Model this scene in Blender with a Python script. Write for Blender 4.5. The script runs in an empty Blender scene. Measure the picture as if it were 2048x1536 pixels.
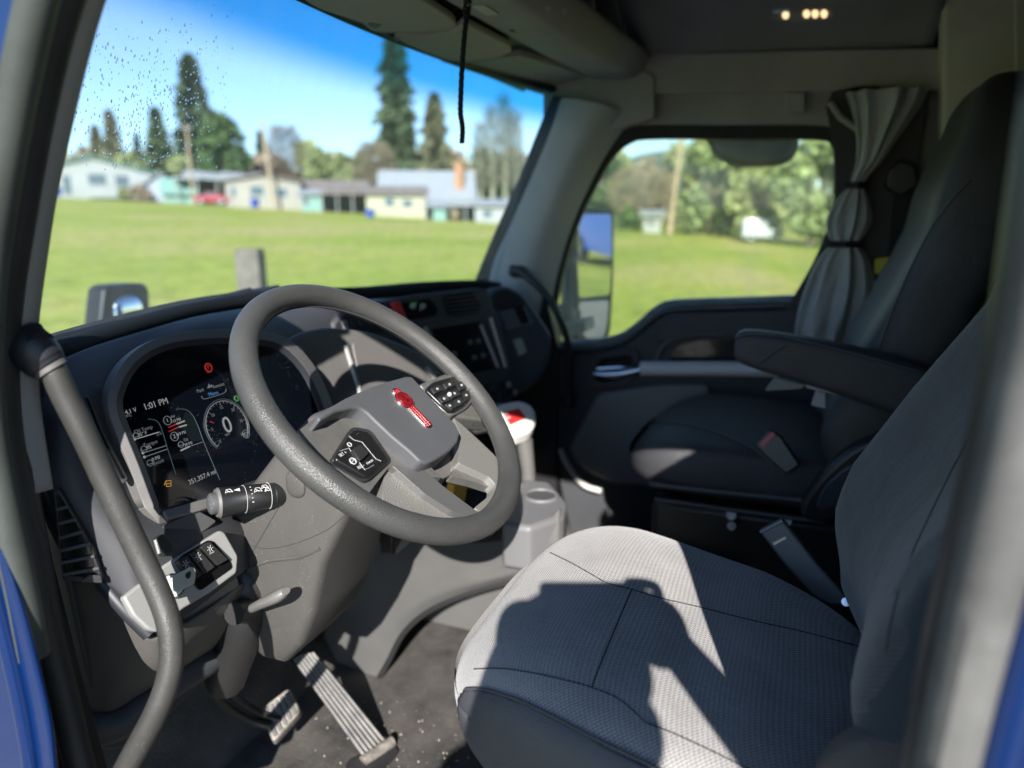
import bpy, bmesh, math, random
from mathutils import Vector as V, Matrix
from mathutils.bvhtree import BVHTree
SC = bpy.context.scene; COL = SC.collection
rnd = random.Random(7)
R = math.radians
# ------------------------------------------------------------------ camera
F = 1420.0; PITCH = R(13.4); PSI = R(22.0); C = V((-.45, 0, 2.3))
HF = V((math.cos(PSI), math.sin(PSI), 0)); RT = V((math.sin(PSI), -math.cos(PSI), 0)); UPW = V((0, 0, 1))
FW = HF*math.cos(PITCH) - UPW*math.sin(PITCH); UP = HF*math.sin(PITCH) + UPW*math.cos(PITCH)
cd = bpy.data.cameras.new('camera'); cam = bpy.data.objects.new('camera', cd); COL.objects.link(cam)
cam.matrix_world = Matrix(((RT.x, UP.x, -FW.x, C.x), (RT.y, UP.y, -FW.y, C.y), (RT.z, UP.z, -FW.z, C.z), (0, 0, 0, 1)))
cd.sensor_width = 36; cd.lens = F/2048*36; cd.clip_start = .01; cd.clip_end = 3000
cd.dof.use_dof = True; cd.dof.focus_distance = 1.0; cd.dof.aperture_fstop = 2.1
SC.camera = cam
# ------------------------------------------------------------------ sky, sun, exposure
SUN_EL = 29.5; SUN_AZ = 20.5            # light travels +X, turned this many degrees towards +Y
LD = V((math.cos(R(SUN_AZ))*math.cos(R(SUN_EL)), math.sin(R(SUN_AZ))*math.cos(R(SUN_EL)), -math.sin(R(SUN_EL))))
wd = bpy.data.worlds.new('World'); SC.world = wd; wd.use_nodes = True
nt = wd.node_tree; bg = nt.nodes['Background']
sky = nt.nodes.new('ShaderNodeTexSky'); sky.sky_type = 'NISHITA'; sky.sun_disc = False
sky.sun_elevation = R(SUN_EL)
to_sun = -LD
sky.sun_rotation = math.atan2(to_sun.x, to_sun.y)
sky.air_density = 1.0; sky.dust_density = .0; sky.ozone_density = 1.8; sky.altitude = 1500
nt.links.new(sky.outputs[0], bg.inputs[0]); bg.inputs[1].default_value = .105
sl = bpy.data.lights.new('sun', 'SUN'); sl.energy = 5.0; sl.angle = R(.5); sl.color = (1, .955, .89)
so = bpy.data.objects.new('sun', sl); COL.objects.link(so); so.location = (-20, -6, 20)
so.rotation_euler = LD.to_track_quat('-Z', 'Y').to_euler()
SC.render.engine = 'CYCLES'
vs = SC.view_settings; vs.view_transform = 'Standard'; vs.look = 'None'; vs.exposure = 1.3; vs.gamma = 1
# ------------------------------------------------------------------ pixel helpers (2048 x 1536 photograph)
def ray(px, py): return FW + RT*((px-1024)/F) - UP*((py-768)/F)
def W(px, py, X=None, Y=None, Z=None, D=None):
    d = ray(px, py)
    t = D if D is not None else ((X-C.x)/d.x if X is not None else (Y-C.y)/d.y if Y is not None else (Z-C.z)/d.z)
    return C + d*t
def plane(p, n):
    p = V(p); n = V(n).normalized()
    def f(px, py, off=0.0):
        d = ray(px, py); return C + d*(((p + n*off - C).dot(n))/d.dot(n))
    f.n = n; f.p = p
    return f
def on(pl, pts, off=0.0): return [pl(x, y, off) for x, y in pts]
# ------------------------------------------------------------------ curve helpers
def cr(pts, k=6, closed=False):
    pts = [V(p) for p in pts]; n = len(pts); out = []
    g = (lambda i: pts[i % n]) if closed else (lambda i: pts[max(0, min(n-1, i))])
    for i in range(n if closed else n-1):
        a, b, c, d = g(i-1), g(i), g(i+1), g(i+2)
        for j in range(k):
            t = j/k
            out.append(.5*((2*b) + (c-a)*t + (2*a-5*b+4*c-d)*t*t + (3*b-a-3*c+d)*t**3))
    if not closed: out.append(pts[-1].copy())
    return out
def c2(pts, k=5, closed=True):
    return [(p.x, p.y) for p in cr([V((x, y, 0)) for x, y in pts], k, closed)]
def rp(pts, r, seg=4):
    """round the corners of a closed 2-D or 3-D polygon"""
    d3 = len(pts[0]) == 3; P = [V(p) if d3 else V((p[0], p[1], 0)) for p in pts]; out = []; n = len(P)
    for i in range(n):
        a, b, c = P[i-1], P[i], P[(i+1) % n]
        rr = r[i] if isinstance(r, (list, tuple)) else r
        u, v = (a-b), (c-b); k = min(rr, u.length*.48, v.length*.48)
        p0 = b + u.normalized()*k; p1 = b + v.normalized()*k
        for j in range(seg+1):
            t = j/seg; out.append((1-t)**2*p0 + 2*t*(1-t)*b + t*t*p1)
    return out if d3 else [(p.x, p.y) for p in out]
# ------------------------------------------------------------------ object helpers
def thing(name, label, cat, loc=(0, 0, 0), group=None):
    o = bpy.data.objects.new(name, None); COL.objects.link(o); o.location = loc; o.empty_display_size = .05
    o['label'] = label; o['category'] = cat
    if group: o['group'] = group
    return o
def tag(o, label, cat, group=None):
    o['label'] = label; o['category'] = cat
    if group: o['group'] = group
    return o
def wloc(o): return V((0, 0, 0)) if o.parent else o.location.copy()
def link(name, me, mat, parent=None, smooth=True, bevel=0, bseg=2, sub=0, solid=0, soff=0):
    o = bpy.data.objects.new(name, me); COL.objects.link(o)
    if mat and not len(me.materials): me.materials.append(mat)
    if smooth:
        for p in me.polygons: p.use_smooth = True
    if parent:
        o.parent = parent; o.matrix_parent_inverse = Matrix.Translation(-wloc(parent))
    if solid:
        m = o.modifiers.new('s', 'SOLIDIFY'); m.thickness = solid; m.offset = soff
    if bevel:
        m = o.modifiers.new('b', 'BEVEL'); m.width = bevel; m.segments = bseg; m.limit_method = 'ANGLE'; m.angle_limit = R(35); m.harden_normals = False
    if sub:
        m = o.modifiers.new('u', 'SUBSURF'); m.levels = sub; m.render_levels = sub
    if smooth and bevel or (smooth and not sub):
        try: me.set_sharp_from_angle(angle=R(38))
        except Exception: pass
    return o
def mk(name, vs_, fs, mat, parent=None, **k):
    me = bpy.data.meshes.new(name); me.from_pydata([tuple(v) for v in vs_], [], fs)
    bm = bmesh.new(); bm.from_mesh(me); bmesh.ops.recalc_face_normals(bm, faces=bm.faces[:]); bm.to_mesh(me); bm.free()
    me.update(); return link(name, me, mat, parent, **k)
def slab(name, pts, n, th, mat, parent=None, bevel=.002, **k):
    """polygon pts pushed back along -n by th"""
    n = V(n).normalized(); N = len(pts); a = [V(p) for p in pts]; b = [p - n*th for p in a]
    fs = [list(range(N)), list(range(2*N-1, N-1, -1))] + [[i, (i+1) % N, N+(i+1) % N, N+i] for i in range(N)]
    return mk(name, a+b, fs, mat, parent, bevel=bevel, **k)
def pslab(name, pl, px, th, mat, parent=None, off=0.0, bevel=.002, **k):
    return slab(name, on(pl, px, off), pl.n, th, mat, parent, bevel, **k)
def box(name, c, s, mat, parent=None, rot=None, bevel=.003, **k):
    M = rot.to_matrix() if hasattr(rot, 'to_matrix') else (rot or Matrix.Identity(3))
    vs_ = [V(c) + M @ V((x*s[0]/2, y*s[1]/2, z*s[2]/2)) for z in (-1, 1) for y in (-1, 1) for x in (-1, 1)]
    fs = [(0, 2, 3, 1), (4, 5, 7, 6), (0, 1, 5, 4), (2, 6, 7, 3), (0, 4, 6, 2), (1, 3, 7, 5)]
    return mk(name, vs_, fs, mat, parent, bevel=bevel, **k)
def frames(path, closed=False):
    n = len(path); T = []
    for i in range(n):
        a = path[i-1] if (closed or i) else path[i]; b = path[(i+1) % n] if (closed or i < n-1) else path[i]
        T.append((b-a).normalized())
    u = T[0].orthogonal().normalized(); out = []
    for t in T:
        u = (u - t*u.dot(t)).normalized(); out.append((u.copy(), t.cross(u)))
    return out
def tube(name, path, r, mat, parent=None, n=10, closed=False, flat=1.0, fdir=None, **k):
    path = [V(p) for p in path]; N = len(path); vs_ = []; fs = []
    fr = frames(path, closed)
    for i, p in enumerate(path):
        u, v = fr[i]
        if fdir is not None:
            t = u.cross(v); v = (V(fdir) - t*V(fdir).dot(t)).normalized(); u = v.cross(t)
        rr = r[i] if isinstance(r, (list, tuple)) else (r(i/(N-1)) if callable(r) else r)
        for j in range(n):
            a = 2*math.pi*j/n; vs_.append(p + u*(rr*math.cos(a)) + v*(rr*flat*math.sin(a)))
    m = N if closed else N-1
    for i in range(m):
        for j in range(n):
            fs.append((i*n+j, i*n+(j+1) % n, ((i+1) % N)*n+(j+1) % n, ((i+1) % N)*n+j))
    if not closed:
        fs.append(list(range(n))[::-1]); fs.append([(N-1)*n+j for j in range(n)])
    return mk(name, vs_, fs, mat, parent, **k)
def loft(name, rings, mat, parent=None, caps=True, closed=True, **k):
    n = len(rings[0]); vs_ = [V(p) for r_ in rings for p in r_]; fs = []
    for i in range(len(rings)-1):
        for j in range(n if closed else n-1):
            fs.append((i*n+j, i*n+(j+1) % n, (i+1)*n+(j+1) % n, (i+1)*n+j))
    if caps and closed:
        fs.append(list(range(n))[::-1]); fs.append([(len(rings)-1)*n+j for j in range(n)])
    return mk(name, vs_, fs, mat, parent, **k)
def grid(name, rows, mat, parent=None, up=4, **k):
    """smooth sheet through rows of control points"""
    if up > 1:
        rows = [cr(r_, up) for r_ in rows]
        cols = [cr([r_[j] for r_ in rows], up) for j in range(len(rows[0]))]
        rows = [[cols[j][i] for j in range(len(cols))] for i in range(len(cols[0]))]
    return loft(name, rows, mat, parent, caps=False, closed=False, **k)
def ring(name, outer, inner, n, th, mat, parent=None, bevel=.002, **k):
    """frame between two 3-D outlines with the same number of points"""
    n = V(n).normalized(); N = len(outer)
    a = [V(p) for p in outer]; b = [V(p) for p in inner]; vs_ = a + b + [p-n*th for p in a] + [p-n*th for p in b]; fs = []
    for i in range(N):
        j = (i+1) % N
        fs += [(i, j, N+j, N+i), (2*N+i, 3*N+i, 3*N+j, 2*N+j), (i, 2*N+i, 2*N+j, j), (N+i, N+j, 3*N+j, 3*N+i)]
    return mk(name, vs_, fs, mat, parent, bevel=bevel, **k)
def resamp(pts, n):
    pts = [V(p) for p in pts]; P = pts + [pts[0]]; L = [0]
    for a, b in zip(P, P[1:]): L.append(L[-1] + (b-a).length)
    out = []; j = 0
    for i in range(n):
        s = L[-1]*i/n
        while L[j+1] < s: j += 1
        out.append(P[j].lerp(P[j+1], (s-L[j])/max(1e-9, L[j+1]-L[j])))
    return out
def grow(px, k):
    """scale a pixel outline about its centroid / push by k pixels along its normals"""
    n = len(px); out = []
    A = sum(px[i][0]*px[(i+1) % n][1]-px[(i+1) % n][0]*px[i][1] for i in range(n)); s = 1 if A > 0 else -1
    for i in range(n):
        x0, y0 = px[i-1]; x1, y1 = px[(i+1) % n]; dx, dy = x1-x0, y1-y0; l = math.hypot(dx, dy) or 1
        out.append((px[i][0] + s*dy/l*k, px[i][1] - s*dx/l*k))
    return out
def sellip(name, c, a, e1, e2, mat, parent=None, nu=48, nv=28, deform=None, rot=None, **k):
    """rounded block (superellipsoid), deform(local unit vector, point) -> point"""
    f = lambda t, e: math.copysign(abs(t)**e, t)
    vs_ = []; fs = []
    for i in range(nv+1):
        ph = -math.pi/2 + math.pi*i/nv
        for j in range(nu):
            th = 2*math.pi*j/nu
            q = V((f(math.cos(ph), e1)*f(math.cos(th), e2), f(math.cos(ph), e1)*f(math.sin(th), e2), f(math.sin(ph), e1)))
            p = V((q.x*a[0], q.y*a[1], q.z*a[2]))
            if deform: p = deform(q, p)
            if rot: p = rot @ p
            vs_.append(V(c) + p)
    for i in range(nv):
        for j in range(nu):
            fs.append((i*nu+j, i*nu+(j+1) % nu, (i+1)*nu+(j+1) % nu, (i+1)*nu+j))
    o = mk(name, vs_, fs, mat, parent, **k)
    bm = bmesh.new(); bm.from_mesh(o.data); bmesh.ops.remove_doubles(bm, verts=bm.verts[:], dist=1e-5); bm.to_mesh(o.data); bm.free()
    for p in o.data.polygons: p.use_smooth = True
    return o
def bvh(o):
    me = o.data; return BVHTree.FromPolygons([v.co.copy() for v in me.vertices], [list(p.vertices) for p in me.polygons])
def hit(tree, px, py, lift=0.0):
    d = ray(px, py).normalized(); loc, nn, i, dist = tree.ray_cast(C, d)
    if loc is None: return None
    if nn.dot(d) > 0: nn = -nn
    return loc + nn*lift
def surf_line(name, tree, px, r, mat, parent, lift=0.0, k=8, **kw):
    pts = [hit(tree, x, y, lift) for x, y in c2(px, k, False)]
    pts = [p for p in pts if p is not None]
    if len(pts) < 3: return None
    return tube(name, pts, r, mat, parent, n=6, **kw)
_tc = {}
def text(name, s, o, ax, ay, size, mat, parent=None, depth=.0002, align='CENTER', bold=0.0):
    """flat lettering standing on the plane of ax, ay"""
    cu = bpy.data.curves.new('t', 'FONT'); cu.body = s; cu.size = size; cu.align_x = align; cu.align_y = 'CENTER'; cu.extrude = depth/2; cu.offset = bold
    cu.resolution_u = 3
    ob = bpy.data.objects.new('t', cu); COL.objects.link(ob)
    dg = bpy.context.evaluated_depsgraph_get(); me = bpy.data.meshes.new_from_object(ob.evaluated_get(dg))
    bpy.data.objects.remove(ob); bpy.data.curves.remove(cu)
    ax = V(ax).normalized(); ay = V(ay); ay = (ay - ax*ay.dot(ax)).normalized(); az = ax.cross(ay)
    me.transform(Matrix(((ax.x, ay.x, az.x, o[0]), (ax.y, ay.y, az.y, o[1]), (ax.z, ay.z, az.z, o[2]), (0, 0, 0, 1))))
    me.materials.clear()
    return link(name, me, mat, parent, smooth=False)
# ------------------------------------------------------------------ materials
def mat(name, col, rough=.5, metal=0, spec=.5, grain=None, vary=None, coat=0, emit=None, dust=0, sheen=0, scuff=0):
    m = bpy.data.materials.new(name); m.use_nodes = True; t = m.node_tree; b = t.nodes['Principled BSDF']; L = t.links.new
    b.inputs['Base Color'].default_value = (*col, 1); b.inputs['Roughness'].default_value = rough; b.inputs['Metallic'].default_value = metal
    b.inputs['Specular IOR Level'].default_value = spec; b.inputs['Coat Weight'].default_value = coat
    if sheen: b.inputs['Sheen Weight'].default_value = sheen
    tc = t.nodes.new('ShaderNodeTexCoord'); src = None
    def noise(scale, detail=3, rough_=.5):
        q = t.nodes.new('ShaderNodeTexNoise'); q.inputs['Scale'].default_value = scale; q.inputs['Detail'].default_value = detail; q.inputs['Roughness'].default_value = rough_
        L(tc.outputs['Object'], q.inputs['Vector']); return q.outputs['Fac']
    def ramp(sock, a, bb, ca=0, cb=1):
        q = t.nodes.new('ShaderNodeMapRange'); q.inputs[1].default_value = a; q.inputs[2].default_value = bb; q.inputs[3].default_value = ca; q.inputs[4].default_value = cb
        L(sock, q.inputs[0]); return q.outputs[0]
    def mix(fac, a, bb):
        q = t.nodes.new('ShaderNodeMix'); q.data_type = 'RGBA'; L(fac, q.inputs[0])
        for s, vv in ((6, a), (7, bb)):
            if hasattr(vv, 'links'): L(vv, q.inputs[s])
            else: q.inputs[s].default_value = (*vv, 1)
        return q.outputs[2]
    cur = col
    if vary:
        sc, amt = vary[0], vary[1]
        c2_ = vary[2] if len(vary) > 2 else tuple(min(1, x*(1+amt)) for x in col)
        c1_ = tuple(x*(1-amt) for x in col) if len(vary) < 3 else col
        cur = mix(ramp(noise(sc, 5, .6), .35, .65), c1_, c2_)
    if scuff:
        cur = mix(ramp(noise(55, 6, .7), .60, .72, 0, scuff), cur, tuple(min(1, x*1.8+.03) for x in col))
        r_ = ramp(noise(18, 5, .65), .3, .7, rough-.08, rough+.14); L(r_, b.inputs['Roughness'])
    if dust:
        vo = t.nodes.new('ShaderNodeTexVoronoi'); vo.inputs['Scale'].default_value = 260; L(tc.outputs['Object'], vo.inputs['Vector'])
        th = ramp(noise(35, 3), .42, .62, .0, .16)
        mm = t.nodes.new('ShaderNodeMath'); mm.operation = 'LESS_THAN'; L(vo.outputs['Distance'], mm.inputs[0]); L(th, mm.inputs[1])
        m2 = t.nodes.new('ShaderNodeMath'); m2.operation = 'MULTIPLY'; m2.inputs[1].default_value = dust; L(mm.outputs[0], m2.inputs[0])
        cur = mix(m2.outputs[0], cur, (.45, .43, .40))
    if hasattr(cur, 'links'): L(cur, b.inputs['Base Color'])
    if grain:
        bp = t.nodes.new('ShaderNodeBump'); bp.inputs['Distance'].default_value = grain[1]; bp.inputs['Strength'].default_value = grain[2] if len(grain) > 2 else .6
        if len(grain) > 3 and grain[3] == 'v':
            vo = t.nodes.new('ShaderNodeTexVoronoi'); vo.inputs['Scale'].default_value = grain[0]; L(tc.outputs['Object'], vo.inputs['Vector']); L(vo.outputs['Distance'], bp.inputs['Height'])
        else: L(noise(grain[0], 2), bp.inputs['Height'])
        L(bp.outputs[0], b.inputs['Normal'])
    if emit:
        b.inputs['Emission Color'].default_value = (*emit[0], 1); b.inputs['Emission Strength'].default_value = emit[1]
    return m
def fabric(name, ca, cb, per, axes, bump=.0006):
    """woven two-tone check, thread period per metres, on object axes"""
    m = bpy.data.materials.new(name); m.use_nodes = True; t = m.node_tree; b = t.nodes['Principled BSDF']; L = t.links.new
    b.inputs['Roughness'].default_value = .95; b.inputs['Specular IOR Level'].default_value = .15; b.inputs['Sheen Weight'].default_value = .25
    tc = t.nodes.new('ShaderNodeTexCoord'); nz = t.nodes.new('ShaderNodeTexNoise'); nz.inputs['Scale'].default_value = 9; L(tc.outputs['Object'], nz.inputs['Vector'])
    ms = t.nodes.new('ShaderNodeVectorMath'); ms.operation = 'MULTIPLY_ADD'; ms.inputs[1].default_value = (.0025, .0025, .0025); L(nz.outputs['Color'], ms.inputs[0]); L(tc.outputs['Object'], ms.inputs[2])
    sp = t.nodes.new('ShaderNodeSeparateXYZ'); L(ms.outputs[0], sp.inputs[0])
    def math_(op, a, b_=None):
        q = t.nodes.new('ShaderNodeMath'); q.operation = op
        for i, x in enumerate((a, b_)):
            if x is None: continue
            if hasattr(x, 'links'): L(x, q.inputs[i])
            else: q.inputs[i].default_value = x
        return q.outputs[0]
    s = []
    rest = sp.outputs[({0, 1, 2}-set(axes)).pop()]
    for ax, op in zip(axes, ('ADD', 'SUBTRACT')): s.append(math_('SINE', math_('MULTIPLY', math_(op, sp.outputs[ax], rest), 2*math.pi/per)))
    pr = math_('MULTIPLY', s[0], s[1]); wv = math_('ADD', math_('MULTIPLY', pr, .85), math_('MULTIPLY', s[1], .2))
    n2 = t.nodes.new('ShaderNodeTexNoise'); n2.inputs['Scale'].default_value = 700; n2.inputs['Detail'].default_value = 2; L(tc.outputs['Object'], n2.inputs['Vector'])
    wv2 = math_('ADD', wv, math_('MULTIPLY', math_('SUBTRACT', n2.outputs['Fac'], .5), 1.7))
    mr = t.nodes.new('ShaderNodeMapRange'); mr.inputs[1].default_value = -.9; mr.inputs[2].default_value = .9; L(wv2, mr.inputs[0])
    n3 = t.nodes.new('ShaderNodeTexNoise'); n3.inputs['Scale'].default_value = 14; n3.inputs['Detail'].default_value = 4; L(tc.outputs['Object'], n3.inputs['Vector'])
    mx = t.nodes.new('ShaderNodeMix'); mx.data_type = 'RGBA'; L(mr.outputs[0], mx.inputs[0]); mx.inputs[6].default_value = (*ca, 1); mx.inputs[7].default_value = (*cb, 1)
    m3 = t.nodes.new('ShaderNodeMix'); m3.data_type = 'RGBA'; m3.blend_type = 'MULTIPLY'; m3.inputs[0].default_value = 1; L(mx.outputs[2], m3.inputs[6])
    rr = t.nodes.new('ShaderNodeMapRange'); rr.inputs[1].default_value = .3; rr.inputs[2].default_value = .7; rr.inputs[3].default_value = .86; rr.inputs[4].default_value = 1.1; L(n3.outputs['Fac'], rr.inputs[0])
    L(rr.outputs[0], m3.inputs[7]); L(m3.outputs[2], b.inputs['Base Color'])
    bp = t.nodes.new('ShaderNodeBump'); bp.inputs['Distance'].default_value = bump; bp.inputs['Strength'].default_value = .4; L(wv2, bp.inputs['Height'])
    b2 = t.nodes.new('ShaderNodeBump'); b2.inputs['Distance'].default_value = .012; b2.inputs['Strength'].default_value = .35; L(n3.outputs['Fac'], b2.inputs['Height']); L(bp.outputs[0], b2.inputs['Normal'])
    L(b2.outputs[0], b.inputs['Normal'])
    return m
M = {}
M['dash'] = mat('dash_plastic', (.042, .044, .050), .62, grain=(1500, .0003, .5), dust=.10, vary=(6, .12))
M['dashtop'] = mat('dash_leathergrain', (.014, .015, .017), .85, spec=.25, grain=(700, .0006, .6, 'v'))
M['bezel'] = mat('warm_grey_plastic', (.105, .100, .098), .55, grain=(1600, .00025, .5), dust=.25, vary=(7, .08))
M['column'] = mat('column_grey_plastic', (.062, .059, .057), .60, grain=(1300, .0003, .5), dust=.35, vary=(9, .10))
M['silver'] = mat('satin_silver_plastic', (.34, .34, .33), .38, metal=.35, grain=(1800, .0002, .4), dust=.3)
M['brushed'] = mat('satin_metal_grey', (.20, .195, .185), .36, metal=.55, grain=(1100, .0005, .7, 'v'), vary=(30, .1))
M['black'] = mat('black_plastic', (.020, .020, .021), .42, grain=(1500, .0002, .4), dust=.15)
M['gloss'] = mat('gloss_black', (.006, .006, .007), .12, coat=.4)
M['rubber'] = mat('rubber_seal', (.018, .018, .019), .6, grain=(500, .0005, .5), vary=(14, .25))
M['rubber_worn'] = mat('worn_grey_rubber', (.075, .075, .074), .65, grain=(260, .0008, .6), vary=(11, .35), scuff=.5)
M['trim'] = mat('light_grey_trim', (.42, .42, .41), .6, grain=(1200, .0003, .5), vary=(5, .06))
M['trim_mid'] = mat('mid_grey_trim', (.33, .32, .31), .7, grain=(1200, .0004, .5), vary=(5, .08))
M['kick'] = mat('kick_panel', (.085, .080, .074), .7, grain=(900, .0006, .7, 'v'), vary=(6, .1))
M['headliner'] = mat('headliner', (.26, .26, .265), .95, grain=(1200, .0006, .6), vary=(5, .1))
M['olive'] = mat('visor_vinyl', (.46, .45, .36), .75, grain=(900, .0004, .5), vary=(4, .06))
M['floor'] = mat('floor_rubber', (.034, .033, .032), .75, grain=(160, .002, .7), vary=(9, .35, (.085, .077, .070)), dust=.5, scuff=.8)
M['tunnel'] = mat('tunnel_vinyl', (.078, .077, .076), .72, grain=(900, .0004, .5), vary=(4, .13))
M['wheel'] = mat('wheel_leather', (.048, .048, .047), .40, grain=(620, .0006, .8, 'v'), vary=(10, .12), scuff=.25)
M['pad'] = mat('airbag_vinyl', (.068, .070, .076), .55, grain=(1500, .0003, .5), dust=.12, vary=(9, .06))
M['blue'] = mat('blue_paint', (.0004, .013, .070), .25, coat=.35, vary=(4, .06))
M['blue_dark'] = mat('dark_frit', (.006, .010, .022), .3)
M['chrome'] = mat('chrome', (.75, .75, .76), .12, metal=1)
M['red'] = mat('red_enamel', (.21, .003, .008), .38, coat=.2)
M['redp'] = mat('red_plastic', (.55, .02, .02), .5)
M['pink'] = mat('faded_red_plastic', (.45, .10, .12), .5)
M['white'] = mat('white_plastic', (.62, .61, .58), .5, grain=(900, .0003, .4))
M['yellow'] = mat('yellow_plastic', (.62, .36, .02), .5)
M['ytag'] = mat('yellow_tag', (.45, .38, .03), .6)
M['ink'] = mat('white_marking', (.5, .5, .49), .6)
M['leather'] = mat('black_leather', (.042, .042, .046), .48, grain=(520, .0012, .7, 'v'), vary=(8, .15))
M['leather_n'] = mat('side_vinyl', (.052, .054, .062), .5, grain=(650, .0009, .7, 'v'), vary=(10, .08))
M['fab'] = fabric('houndstooth_cushion', (.062, .060, .062), (.43, .415, .41), .0046, (0, 1))
M['fab_fine'] = fabric('fine_weave_cushion', (.060, .066, .078), (.31, .32, .33), .0030, (0, 1), .0004)
M['fabb'] = fabric('houndstooth_back_shaded', (.010, .011, .015), (.10, .107, .125), .0056, (0, 2))  # cushion houndstooth repeated much darker, the backrest's shade put into the colour
M['fabb_fine'] = fabric('fine_weave_back_shaded', (.014, .020, .030), (.042, .054, .072), .0032, (1, 2), .0004)  # dark navy weave, shade on the bolster put into the colour
M['thread'] = mat('seam_thread', (.030, .031, .034), .9)
M['thread_w'] = mat('pale_piping', (.50, .50, .47), .9)
M['curtain'] = mat('curtain_cloth', (.36, .37, .36), .9, grain=(1500, .0004, .5), vary=(10, .10))
M['curtain_dark'] = mat('curtain_lining', (.05, .05, .05), .95)
M['strap'] = mat('black_strap', (.008, .008, .009), .8, grain=(900, .0004, .5))
M['belt'] = mat('belt_buckle_grey', (.10, .10, .108), .5, grain=(1000, .0003, .5))
M['steel'] = mat('worn_steel', (.30, .28, .25), .45, metal=.7, vary=(60, .4), grain=(300, .0006, .6))
M['scr'] = mat('display_glass', (.002, .003, .006), .10, coat=.6, dust=.16)
M['s_white'] = mat('display_white', (.02, .02, .02), .5, emit=((.75, .78, .80), .13))
M['s_grey'] = mat('display_grey', (.02, .02, .02), .5, emit=((.45, .50, .54), .09))
M['s_teal'] = mat('display_teal', (.008, .012, .014), .4, emit=((.10, .20, .23), .11))
M['s_red'] = mat('display_red', (.02, .005, .005), .5, emit=((.9, .05, .04), .12))
M['s_amber'] = mat('display_amber', (.02, .01, .005), .5, emit=((.95, .5, .08), .2))
M['s_blue'] = mat('display_blue', (.005, .01, .02), .5, emit=((.1, .4, .9), .16))
M['s_green'] = mat('display_green', (.005, .02, .005), .5, emit=((.1, .6, .12), .12))
M['lamp'] = mat('warm_lamp', (.8, .7, .5), .4, emit=((1, .72, .38), .55))
M['paper'] = mat('paper_label', (.55, .55, .42), .8)
M['clear'] = mat('clear_key_plastic', (.30, .29, .24), .2, coat=.4)
M['edge_navy'] = mat('soft_dark_plastic', (.020,.022,.028), .48, grain=(1300,.0003,.5))
M['bezel_dk'] = mat('dark_grey_plastic', (.060,.060,.062), .55, grain=(1500,.0003,.5), dust=.3)
M['bezel_lit'] = mat('lit_grey_plastic', (.17,.165,.155), .5, grain=(1500,.0003,.5), dust=.2)  # lighter copy of the bezel grey, light on the flank put into colour
M['kick_lt'] = mat('ribbed_fabric_strip', (.13,.125,.115), .85, grain=(700,.0008,.8,'v'))
M['icon_grey'] = mat('screen_icon_grey', (.10,.11,.12), .4)
M['dash_blue_lit'] = mat('blue_lit_dash_skin', (.06,.07,.085), .42, grain=(1100,.0003,.5))  # dash plastic tinted blue, the blue light on the passenger end painted in
M['vent_blue_lit'] = mat('satin_vent_surround', (.10,.12,.15), .35)  # vent surround carries the same painted blue light as the end panel
M['sticker'] = mat('pale_sticker', (.35,.42,.34), .6)
M['s_dark'] = mat('display_panel', (.004,.007,.009), .3)
M['spoke_grey'] = mat('satin_spoke', (.13,.13,.13), .38, metal=.4, grain=(1500,.0002,.5))
M['brushed_lt'] = mat('textured_silver_spoke', (.29,.285,.27), .36, metal=.5, grain=(520,.0009,.8,'v'))
M['gloss2'] = mat('satin_black_pod', (.010,.010,.011), .28, dust=.2)
M['emb_dark'] = mat('emblem_black', (.012,.008,.008), .4)
M['lever_grey'] = mat('lever_grey', (.14,.135,.13), .45)
M['knob_grey'] = mat('knob_grey', (.07,.072,.078), .5, grain=(600,.0005,.5), dust=.4)
M['grip'] = mat('grip_leather', (.040,.039,.037), .40, grain=(760,.0004,.7,'v'), vary=(10,.15), scuff=.4, dust=.2)
M['rib_grey'] = mat('pedal_rib_rubber', (.13,.125,.12), .7, vary=(30,.3))
M['steel_dusty'] = mat('scuffed_metal', (.19,.17,.15), .55, metal=.3, vary=(70,.45), grain=(200,.001,.7))
M['tunnel_top'] = mat('tunnel_top_mat', (.030,.030,.031), .7, grain=(800,.0004,.5))
M['console_grey'] = mat('console_grey', (.13,.13,.135), .5, grain=(1200,.0003,.5))
M['leather_lt'] = mat('leather_highlight', (.06,.06,.065), .5)  # highlight along piping, seam and crease put into the leather colour
M['buckle_blue'] = mat('buckle_cap', (.07,.08,.11), .35)
M['bolster_sheen'] = mat('bolster_leather_sheen', (.045,.052,.060), .42, grain=(520,.001,.6,'v'))  # paler, bluer leather for the far bolster, its sheen put into the colour
M['rail_grey'] = mat('seat_rail', (.07,.068,.062), .5, metal=.3)
M['dial_gloss'] = mat('dial_gloss', (.05,.055,.065), .25)
M['arm_sheen'] = mat('armrest_sheen', (.05,.06,.075), .38)  # blue highlight along the armrest top, put into a strip's colour
M['latch_grey'] = mat('latch_plastic', (.28,.28,.30), .5)
M['sill_skylit'] = mat('skylit_door_skin', (.10, .20, .42), .3, coat=.5)  # far brighter copy of the truck blue, sky light put into the paint
M['stalk'] = mat('satin_black_stalk', (.010,.010,.011), .34, dust=.2)
M['trim_near'] = mat('near_pillar_trim', (.22,.22,.215), .6, grain=(1200,.0003,.5))
M['step'] = mat('step_tread', (.25,.25,.25), .4, metal=.8, grain=(120,.002,.6))
M['skin'] = mat('skin', (.48,.30,.22), .5)
M['lip'] = mat('lips', (.40,.17,.15), .5)
M['jacket'] = mat('dark_jacket', (.03,.032,.04), .9)
M['jeans'] = mat('jeans', (.04,.06,.11), .9)
M['cap'] = mat('cap_cloth', (.20,.22,.22), .9)
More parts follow.
